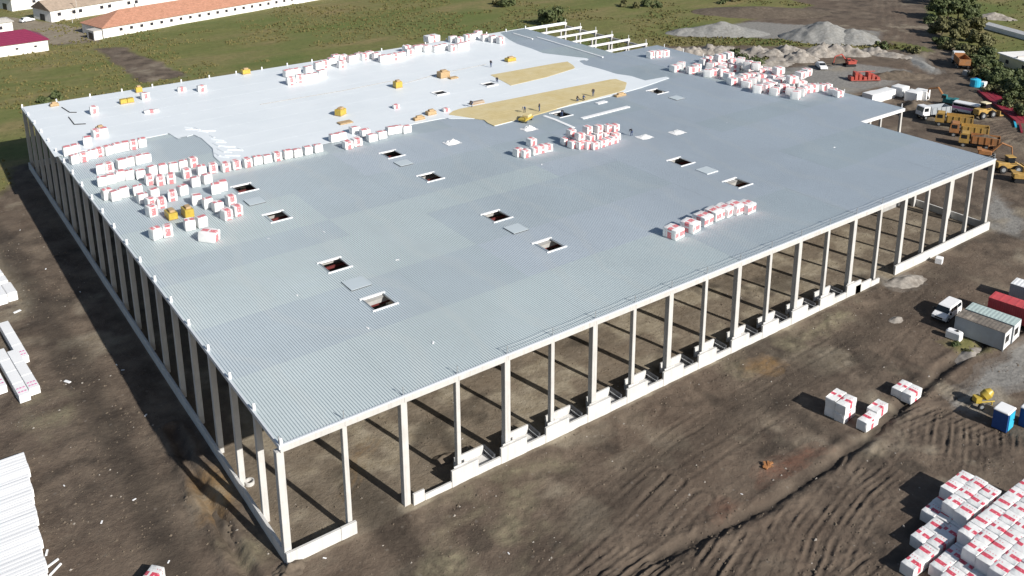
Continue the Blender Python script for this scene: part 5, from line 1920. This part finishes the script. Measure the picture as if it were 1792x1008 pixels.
# crimson stacks of sheet piling
for k, (p, L_, lab) in enumerate((((198.63, 39.51), 6.5, 'crimson sheet stack farthest from the hall'), ((194.12, 34.97), 6.5, 'second crimson sheet stack from the far end'), ((189.96, 30.59), 6.5, 'third crimson sheet stack from the far end'), ((185.68, 26.15), 7.0, 'crimson sheet stack at the right picture edge'))):
    root = empty('sheet_stack', (0, 0, 0), 0, lab, 'sheet stack', 'crimson sheet stacks')
    for q in range(4):
        a = MB()
        a.box(-L_ / 2, L_ / 2, -2.4 + q * 1.2, -1.22 + q * 1.2, 0.05, 0.55 + 0.05 * ((q * 7 + k) % 3))
        a.build('sheets', M['crimson'], root)
    place(root, p, rz=R(-134))
# blue barrel tank and small white bits next to it
bt = empty('blue_tank', (0, 0, 0), 0, 'bright light blue tank by the crimson stacks', 'tank')
a = MB()
a.tube((0, 0, 0.1), (0, 0, 1.9), 1.25, n=16)
a.tube((0, 0, 1.905), (0, 0, 2.2), 1.2, 0.4, n=16)
a.build('vessel', M['sky_blue'], bt)
a = MB()
a.tube((0, 0, 2.2), (0, 0, 2.35), 0.3, n=10)
a.build('lid', M['blue'], bt)
place(bt, (203.34, 46.33))
for k, (p, lab) in enumerate((((204.95, 45.13), 'white bag standing right of the light blue tank'), ((212.30, 53.64), 'grey bag on the verge behind the light blue tank'))):
    me = pack_mesh('bulk_bag', 1.4, 1.2, 1.3, M['foil'] if k == 0 else M['concrete_grey'], 640 + k)
    o = link(bpy.data.objects.new('bulk_bag', me))
    tag(place(o, p), lab, 'bulk bag', 'bulk bags by the trees')
# brightly painted beams lying at the right edge
for k, (p, m_, lab) in enumerate((((180.78, 25.12), 'sky_blue', 'pale blue beam lying at the right picture edge'), ((178.12, 22.56), 'crimson', 'crimson beam lying at the right picture edge'))):
    a = MB()
    a.box(-3, 3, -0.2, 0.2, 0, 0.35)
    tag(place(a.build('steel_beam', M[m_]), p, rz=R(-150)), lab, 'beam', 'beams at the right edge')

# ------------------------------------------------------------------ heaps behind the hall
mound('gravel_pile', (219.92, 104.07), 13.5, 10, 5.8, 'tall pointed grey gravel pile in the background', 'gravel pile', 'gravel', R(-50), 21, n=48, rough=0.10)
mound('gravel_pile', (225.44, 96.88), 9, 8, 4.0, 'rounded right shoulder of the grey gravel piles', 'gravel pile', 'gravel', 0, 22, n=36, rough=0.08)
mound('gravel_pile', (200.76, 127.97), 16, 7, 3.6, 'long grey gravel ridge left of the pointed pile', 'gravel pile', 'gravel', R(-42), 23, n=44, rough=0.10)
mound('gravel_pile', (192.48, 134.23), 8, 5, 2.2, 'low left end heap of the grey gravel ridge', 'gravel pile', 'gravel', R(-42), 24, n=30, rough=0.12)
mound('gravel_pile', (231.07, 96.67), 5, 4, 2.2, 'small grey gravel heap right of the pointed pile', 'gravel pile', 'gravel', 0, 25, n=26, rough=0.1)
mound('gravel_pile', (213.53, 109.93), 5, 4, 1.8, 'small pale heap at the left foot of the pointed pile', 'gravel pile', 'gravel', 0, 26, n=26, rough=0.1)
mound('gravel_pile', (213.65, 66.41), 12, 3.0, 0.9, 'long low grey gravel windrow by the dump truck', 'gravel pile', 'gravel', R(54), 27, n=36, rough=0.08)
RB = [(1188,92,5,3.5,1.8), (1215,92,5,4,2.2), (1245,90,5,4,2.4), (1268,92,6,4,2.6), (1325,95,7,5,2.8), (1352,100,7,5,2.6), (1380,96,7,5,3.2), (1400,104,6,5,2.6), (1432,95,7,5,3.0), (1455,92,8,5,3.2), (1485,94,7,4,2.8), (1530,92,5,4,2.0), (1560,98,6,3,1.6), (1345,112,8,5,1.6), (1300,100,6,4,1.8)]
RBP = [(170.70, 117.37), (174.29, 114.66), (179.36, 112.64), (181.34, 109.35), (187.22, 102.25), (187.99, 97.33), (193.89, 96.35), (191.98, 90.92), (201.30, 91.64), (206.13, 90.66), (208.87, 86.82), (216.04, 83.18), (216.21, 77.78), (180.68, 92.83), (181.22, 102.43)]
for k, (p, q) in enumerate(zip(RBP, RB)):
    mound('rubble_heap', p, q[2], q[3], q[4], 'pale rubble heap, %s from the left in the line behind the roof' % ordw(k + 1), 'rubble heap', 'rubble', R(-45 + 30 * math.sin(k)), 40 + k, n=24, rough=0.28, group='rubble heaps behind the hall')
mound('spoil_bank', (173.84, 44.93), 9, 4, 2.0, 'dark soil bank in front of the wrapped bundles', 'spoil bank', 'soil', R(20), 70, n=34, rough=0.3)
mound('spoil_bank', (196.31, 63.46), 10, 4, 2.0, 'brown soil bank behind the red machine', 'spoil bank', 'soil', R(-35), 71, n=34, rough=0.25)
mound('spoil_bank', (237.68, 142.84), 26, 12, 2.2, 'broad flat brown spoil area behind the gravel ridge', 'spoil bank', 'soil', R(-40), 72, n=40, rough=0.12)

# ------------------------------------------------------------------ trees, bushes, hedge


def tree(name, xy, h, rw, label, mat='leaf', seed=0, trunk=True, leaves=1100, cat='tree', leaf=0.42, group=None, flat=0.75):
    r = random.Random(seed)
    root = empty(name, (xy[0], xy[1], gmin(*xy) - 0.1), 0, label, cat, group)
    t = MB()
    th = h * (0.42 if trunk else 0.2)
    t.tube((0, 0, 0), (0.1, 0.05, th), 0.05 * h * 0.55, 0.03 * h * 0.5, 8)
    for k in range(6):
        a_ = 2 * math.pi * k / 6 + r.uniform(-0.4, 0.4)
        L_ = rw * r.uniform(0.45, 0.8)
        z0 = th * r.uniform(0.6, 1.0)
        t.tube((0.05, 0, z0), (L_ * math.cos(a_), L_ * math.sin(a_), z0 + h * r.uniform(0.15, 0.4)), 0.014 * h, 0.005 * h, 5)
    t.build('trunk', M['bark'], root)
    cl = MB()
    blobs = []
    nb = 11 if trunk else 8
    zc = h * (0.62 if trunk else 0.48)
    for k in range(nb):
        a_ = r.uniform(0, 6.283)
        d = rw * r.uniform(0.15, 0.72)
        zz = zc + (h - zc) * r.uniform(-0.85, 0.72)
        blobs.append((Vector((d * math.cos(a_), d * math.sin(a_), zz)), rw * r.uniform(0.30, 0.50)))
    for k in range(leaves):
        c, br = blobs[k % nb]
        dv = Vector((r.gauss(0, 1), r.gauss(0, 1), r.gauss(0, 1))).normalized()
        p = c + Vector((dv.x, dv.y, dv.z * flat)) * br * (r.uniform(0.35, 1.08) ** 0.5)
        if p.z < 0.15:
            continue
        nrm = (dv + Vector((r.uniform(-.8, .8), r.uniform(-.8, .8), r.uniform(-.3, .9)))).normalized()
        q = nrm.to_track_quat('Z', 'Y') @ Matrix.Rotation(r.uniform(0, 6.28), 3, 'Z').to_quaternion()
        s_ = leaf * r.uniform(0.6, 1.35)
        cl.add([tuple(p + q @ Vector(v)) for v in ((-s_, -s_ * 0.6, 0), (s_, -s_ * 0.5, 0), (s_ * 0.8, s_ * 0.6, 0.12 * s_), (-s_ * 0.7, s_ * 0.7, 0.1 * s_))], [(0, 1, 2, 3)])
    cl.build('crown', M[mat], root)
    return root


TP = [(304.60, 117.08), (301.12, 111.03), (308.44, 111.21), (303.44, 103.66), (279.56, 100.72), (276.79, 95.42), (281.39, 94.37), (281.05, 89.78), (253.34, 83.96), (250.00, 78.32), (251.54, 75.17), (245.68, 68.10), (233.53, 59.63), (223.96, 52.38), (215.64, 45.37), (209.01, 39.42), (202.61, 34.04), (263.50, 78.38), (233.08, 63.36), (221.26, 54.41), (208.53, 43.79), (200.30, 37.01), (219.16, 42.72), (195.69, 28.57)]
TD = [(8.0, 3.6), (9.0, 4.2), (9.5, 4.4), (8.5, 4.2), (8.0, 3.8), (8.0, 4.0), (9.0, 4.0), (7.0, 3.6), (6.0, 3.6), (6.5, 3.8), (6.0, 3.6), (5.5, 3.6), (4.0, 3.0), (2.6, 2.6), (2.8, 2.8), (3.2, 3.0), (4.5, 3.2), (5.5, 3.2), (3.5, 2.8), (3.2, 2.8), (3.2, 2.8), (3.2, 2.8), (2.6, 2.4), (4, 3.0)]
for k, (p, (h_, w_)) in enumerate(zip(TP, TD)):
    ol = k in (8, 9, 10, 11, 17, 18)
    tree('tree', p, h_, w_, '%s tree, %s along the tree belt from the far end' % ('olive leafed' if ol else 'dark green', ordw(k + 1)), 'leaf_olive' if ol else 'leaf', 900 + k, leaves=1500, leaf=0.33, group='trees in the belt on the right')
HP = [(268.65, 96.81), (254.79, 87.09), (241.06, 77.25), (236.18, 71.60), (235.83, 68.26), (226.88, 61.31), (226.14, 58.62), (214.04, 50.87), (211.24, 47.26), (201.51, 39.87), (192.87, 32.98), (192.73, 30.79), (187.80, 26.17), (253.47, 69.80), (264.69, 83.91), (289.08, 101.15)]
for k, p in enumerate(HP):
    tree('shrub', p, 2.4 + 0.9 * math.sin(k * 1.7) ** 2, 3.0 + 0.6 * math.sin(k * 2.9), '%s low shrub, %s from the far end of the right hedge' % ('olive' if k % 2 else 'green', ordw(k + 1)), 'leaf_olive' if k % 2 else 'leaf', 1100 + k, trunk=False, leaves=800, cat='shrub', leaf=0.28, group='shrubs of the right hedge')
tree('tree', (165.44, 170.36), 5.5, 4.6, 'dark round tree behind the bare rafters', 'leaf', 950, leaves=1300)
BP = [(208.58, 175.83), (214.37, 177.08), (216.44, 172.65), (206.46, 180.25), (171.41, 206.93), (175.26, 206.85), (172.37, 211.94), (178.06, 99.73), (177.27, 95.40), (180.45, 94.63), (180.34, 104.82), (223.22, 85.05), (225.28, 76.21), (14.24, 175.21), (11.17, 173.82), (83.02, -17.32), (83.01, -15.97), (240.76, 162.77), (248.63, 162.71)]
BS = [(2.6, 2.6), (3.0, 3.0), (2.4, 2.6), (2.2, 2.4), (3.0, 3.0), (2.6, 2.6), (2.4, 2.2), (1.8, 3.0), (2.0, 3.4), (1.7, 2.6), (2.4, 2.4), (1.6, 2.4), (1.8, 2.6), (1.5, 2.0), (1.4, 2.0), (0.6, 1.0), (0.5, 0.8), (2.0, 2.4), (2.2, 2.6)]
BL = ['dark bush in the hedge behind the rafters', 'tallest bush in the hedge behind the rafters', 'right end bush of the hedge behind the rafters', 'left end bush of the hedge behind the rafters', 'bush at the top edge of the fields, middle of three', 'bush at the top edge of the fields, right of three', 'bush at the top edge of the fields, left of three',
      'green bush left among the rubble behind the packs', 'wide green bush among the rubble behind the packs', 'right green bush among the rubble behind the packs', 'dark bush at the left end of the rubble line', 'small bush left of the gravel windrow', 'small bush beside the far dirt road',
      'dark bush by the far left roof corner', 'smaller dark bush left of that corner bush', 'green weed clump before the water tank', 'small weed clump left of the water tank', 'left bush on the edge of the spoil area', 'right bush on the edge of the spoil area']
for k, (p, (h_, w_)) in enumerate(zip(BP, BS)):
    tree('bush', p, h_, w_, BL[k], 'leaf' if k % 3 else 'leaf_olive', 970 + k, trunk=False, leaves=420, cat='bush', leaf=0.3 if h_ > 1 else 0.12, group='bushes')

# rough weeds in the fields and on the verge: nobody could count them
wd = MB()
rw_ = random.Random(77)
FIELD = GRASS[0]
fx = np.array([p[0] for p in FIELD])


def weed(x, y, s_):
    z = gz(x, y) - 0.05
    for q in range(4):
        a_ = rw_.uniform(0, 6.28)
        dx, dy = math.cos(a_), math.sin(a_)
        h_ = s_ * rw_.uniform(0.6, 1.2)
        o1, o2 = rw_.uniform(-s_, s_) * 0.5, rw_.uniform(-s_, s_) * 0.5
        wd.add([(x + o1 - dx * s_ * 0.5, y + o2 - dy * s_ * 0.5, z), (x + o1 + dx * s_ * 0.5, y + o2 + dy * s_ * 0.5, z), (x + o1 + dx * s_ * 0.35 + dy * 0.2 * s_, y + o2 + dy * s_ * 0.35, z + h_), (x + o1 - dx * s_ * 0.3 - dy * 0.2 * s_, y + o2 - dy * s_ * 0.3, z + h_ * 0.8)], [(0, 1, 2, 3)])


cnt = 0
cand = np.random.RandomState(3)
px_ = cand.uniform(-25, 300, 60000)
py_ = cand.uniform(128, 340, 60000)
inside = poly_mask(px_, py_, GRASS[0]) & ~poly_mask(px_, py_, BARE[0]) & ~poly_mask(px_, py_, PALE[1])
dens = (N1(px_, py_, 22) + 0.7 * N2(px_, py_, 7)) > -0.05
sel = np.nonzero(inside & dens)[0][:15000]
for i in sel:
    weed(float(px_[i]), float(py_[i]), rw_.uniform(0.25, 0.55))
for poly, n_ in ((GRASS[1], 1600), (GRASS[2], 700), (GRASS[5], 700)):
    xs_ = [p[0] for p in poly]
    ys_ = [p[1] for p in poly]
    k = 0
    tries = 0
    while k < n_ and tries < n_ * 8:
        tries += 1
        x, y = rw_.uniform(min(xs_), max(xs_)), rw_.uniform(min(ys_), max(ys_))
        if poly_mask(np.array([x]), np.array([y]), poly)[0]:
            weed(x, y, rw_.uniform(0.25, 0.55))
            k += 1
tag(wd.build('field_weeds', M['weed']), 'rough olive weeds covering the fields and verges', 'weeds', kind='stuff')

# ------------------------------------------------------------------ farm buildings at the upper left


def barn(label, xy, rz, L, D, hw, rise, hip, wall, roof, wins, chim=(), over=0.5, win=(1.0, 0.9), gable_door=True):
    root = empty('barn', (xy[0], xy[1], gmin(*xy) - 0.2), rz, label, 'barn', 'farm buildings')
    a = MB()
    a.box(0, L, 0, D, 0, hw + 0.2)
    if hip <= 0:
        a.prof([(0.02, hw + 0.2), (D - 0.02, hw + 0.2), (D / 2, hw + 0.15 + rise)], 0.02, L - 0.02, 'x')
    a.build('wall', M[wall], root)
    r = MB()
    z0, z1 = hw + 0.12, hw + 0.2 + rise
    o_ = over
    A = [(-o_, -o_, z0), (L + o_, -o_, z0), (L + o_, D + o_, z0), (-o_, D + o_, z0), (max(hip, -o_), D / 2, z1), (L - max(hip, -o_), D / 2, z1)]
    if hip <= 0:
        A[4], A[5] = (-o_, D / 2, z1), (L + o_, D / 2, z1)
    B = [(x, y, z + 0.16) for x, y, z in A]
    r.add(A + B, [(6, 7, 11, 10), (8, 9, 10, 11), (9, 6, 10), (7, 8, 11), (1, 0, 4, 5), (3, 2, 5, 4), (0, 3, 4), (2, 1, 5), (0, 1, 7, 6), (2, 3, 9, 8), (3, 0, 6, 9), (1, 2, 8, 7)])
    ro = r.build('roof', M[roof], root)
    # tile courses as raised rows on the slope facing the camera
    nrow = 7
    for k in range(1, nrow):
        f = k / nrow
        y0 = -o_ + (D / 2 + o_) * f
        z_ = z0 + 0.16 + (z1 - z0) * f
        x0 = -o_ + (max(hip, -o_) + o_) * f
        c = MB()
        c.box(x0 + 0.1, L + o_ - (max(hip, -o_) + o_) * f - 0.1, y0 - 0.09, y0 + 0.05, z_ - 0.05, z_ + 0.035)
        c.build('tile_course', M[roof], ro)
    for x, y in chim:
        c = MB()
        c.box(x - 0.45, x + 0.45, y - 0.4, y + 0.4, hw + 0.5, hw + rise + 1.1)
        c.build('chimney', M['lime'], ro)
    for x in wins:
        w = MB()
        w.box(x - win[0] / 2 - 0.08, x + win[0] / 2 + 0.08, -0.035, 0.02, hw * 0.52 - 0.08, hw * 0.52 + win[1] + 0.08)
        fo = w.build('window', M['lime_grey'], root)
        w = MB()
        w.box(x - win[0] / 2, x + win[0] / 2, -0.05, -0.036, hw * 0.52, hw * 0.52 + win[1])
        w.build('pane', M['window'], fo)
    if gable_door:
        d = MB()
        d.box(-0.06, 0.02, D * 0.35, D * 0.62, 0.2, 2.5)
        d.build('door', M['window'], root)
    return root


barn('long whitewashed barn with orange tiled hipped roof across the field', (40.2, 240.0), R(14.5), 96, 13.5, 3.3, 3.6, 9.5, 'lime', 'tile', [6 + 3.55 * k for k in range(24)], chim=((16, 7.5), (40, 7.5), (66, 7.5)))
# white porch at its near end
pr = empty('barn_porch', (37.2, 238.6, -0.1), R(14.5), 'small white porch with dark opening at the near end of the orange barn', 'porch')
a = MB()
a.box(0, 2.6, 0, 4.5, 0, 2.9)
a.build('wall', M['lime'], pr)
a = MB()
a.box(-0.2, 2.8, -0.2, 4.7, 2.905, 3.05)
a.build('roof', M['lime_grey'], pr)
a = MB()
a.box(-0.05, 0.03, 0.6, 3.4, 0.1, 2.3)
a.build('door', M['window'], pr)
barn('whitewashed barn with weathered brown roof behind the orange one', (32.0, 277.0), R(17), 90, 12, 4.0, 2.8, -1, 'lime', 'tile_old', [3.0, 8.2, 10.6, 18.5, 21.5, 29, 32, 40, 43, 51, 54], win=(1.2, 1.1), chim=((14, 5), (34, 5)))
barn('farthest whitewashed barn with weathered roof at the top left', (24.5, 306.5), R(15), 70, 12, 4.4, 2.8, -1, 'lime', 'tile_old', [8, 16, 19, 27, 30], win=(1.1, 1.0))
barn('low white house with maroon sheet roof at the left edge', (-6.5, 230.2), R(4), 29.5, 11.5, 3.4, 2.7, 4.5, 'lime', 'maroon', [21, 26], win=(0.7, 0.5), gable_door=False)
barn('small white house behind the maroon roof', (2.0, 262.5), R(6), 16.5, 8, 4.2, 0.5, 1.0, 'lime', 'lime_grey', [13.0], win=(0.9, 1.0), gable_door=False)
# yard walls and a dark parked car between the barns
car((25.57, 283.55), R(20), 'dark roofed parked car between the far barns').scale = (1.1, 1.1, 1.1)
# poles
for k, (p, h_, lab) in enumerate((((40.51, 277.15), 8.0, 'thin pale pole in front of the weathered barn'), ((37.61, 272.00), 4.5, 'short thin pole beside the weathered barn'))):
    root = empty('utility_pole', (p[0], p[1], -0.1), 0, lab, 'pole')
    a = MB()
    a.tube((0, 0, 0), (0, 0, h_), 0.12, 0.08, 8)
    a.build('shaft', M['lime_grey'], root)
    a = MB()
    a.box(-0.6, 0.6, -0.06, 0.06, h_ - 0.5, h_ - 0.38)
    a.build('cross_arm', M['bark'], root)

# cream house with flat white roof at the right edge
hs = empty('flat_roofed_house', (*(230.64, 54.42), -0.2), R(-115.5), 'cream walled house with flat white roof at the right edge', 'house')
a = MB()
a.box(0, 20, 0, 18, 0, 3.3)
a.build('wall', M['cream'], hs)
a = MB()
a.box(-0.5, 20.5, -0.4, 18.5, 3.3, 3.6)
ro = a.build('roof', M['lime'], hs)
for x in (6.5, 13.0):
    b = MB()
    b.box(x - 0.25, x + 0.25, 0.2, 17.8, 3.604, 4.1)
    b.build('parapet', M['lime_grey'], ro)
for x in (3.2, 9.5, 15):
    w = MB()
    w.box(x - 0.6, x + 0.6, -0.05, 0.02, 1.3, 2.3)
    w.build('window', M['window'], hs)
# long white greenhouse strip and tarpaulins farther back
gh = MB()
gh.prof([(0, 0), (3.0, 0), (2.8, 1.4), (1.5, 2.1), (0.2, 1.4)], 0, 34, 'x')
gh0 = empty('polytunnel', (*(273.93, 81.33), 0.0), R(-112), 'long low white polytunnel beyond the tree belt', 'polytunnel')
fix_normals(gh.build('cover', M['lime'], gh0))
a = MB()
a.box(-0.05, 0.0, 0.9, 2.1, 0, 1.3)
a.build('door', M['lime_grey'], gh0)
mound('rubble_heap', (292.83, 88.15), 8, 4, 2.0, 'pale heap on the green meadow beyond the trees', 'rubble heap', 'rubble', R(-60), 90, n=24, rough=0.3)

# loose clods and stones over the churned mud: too many to count
ck = MB()
rc_ = random.Random(31)
OCT = [(1, 0, 0), (-1, 0, 0), (0, 1, 0), (0, -1, 0), (0, 0, 1)]


def clod(x, y, s_):
    z = gz(x, y) - 0.25 * s_
    vs = [(x + v[0] * s_ * rc_.uniform(0.6, 1.3), y + v[1] * s_ * rc_.uniform(0.6, 1.3), z + (s_ * rc_.uniform(0.6, 1.1) if v[2] else 0)) for v in OCT]
    ck.add(vs, [(0, 2, 4), (2, 1, 4), (1, 3, 4), (3, 0, 4)], 0 if rc_.random() < 0.93 else 1)


n_ = 0
while n_ < 9000:
    if rc_.random() < 0.6:
        x, y = rc_.uniform(5, 100), rc_.uniform(-44, -0.8)
    elif rc_.random() < 0.5:
        x, y = rc_.uniform(-20, -1), rc_.uniform(-2, 90)
    else:
        x, y = rc_.uniform(1, 118), rc_.uniform(1, 16)
    w_ = float(N1(np.array(x), np.array(y), 6.0)) + 0.7 * float(N2(np.array(x), np.array(y), 2.2))
    if w_ < rc_.uniform(-0.35, 0.35):
        continue
    clod(x, y, 0.05 + 0.16 * rc_.random() ** 3)
    n_ += 1
tag(ck.build('mud_clods', [M['soil'], M['rubble']]), 'loose clods and stones strewn over the churned mud', 'clods', kind='stuff')
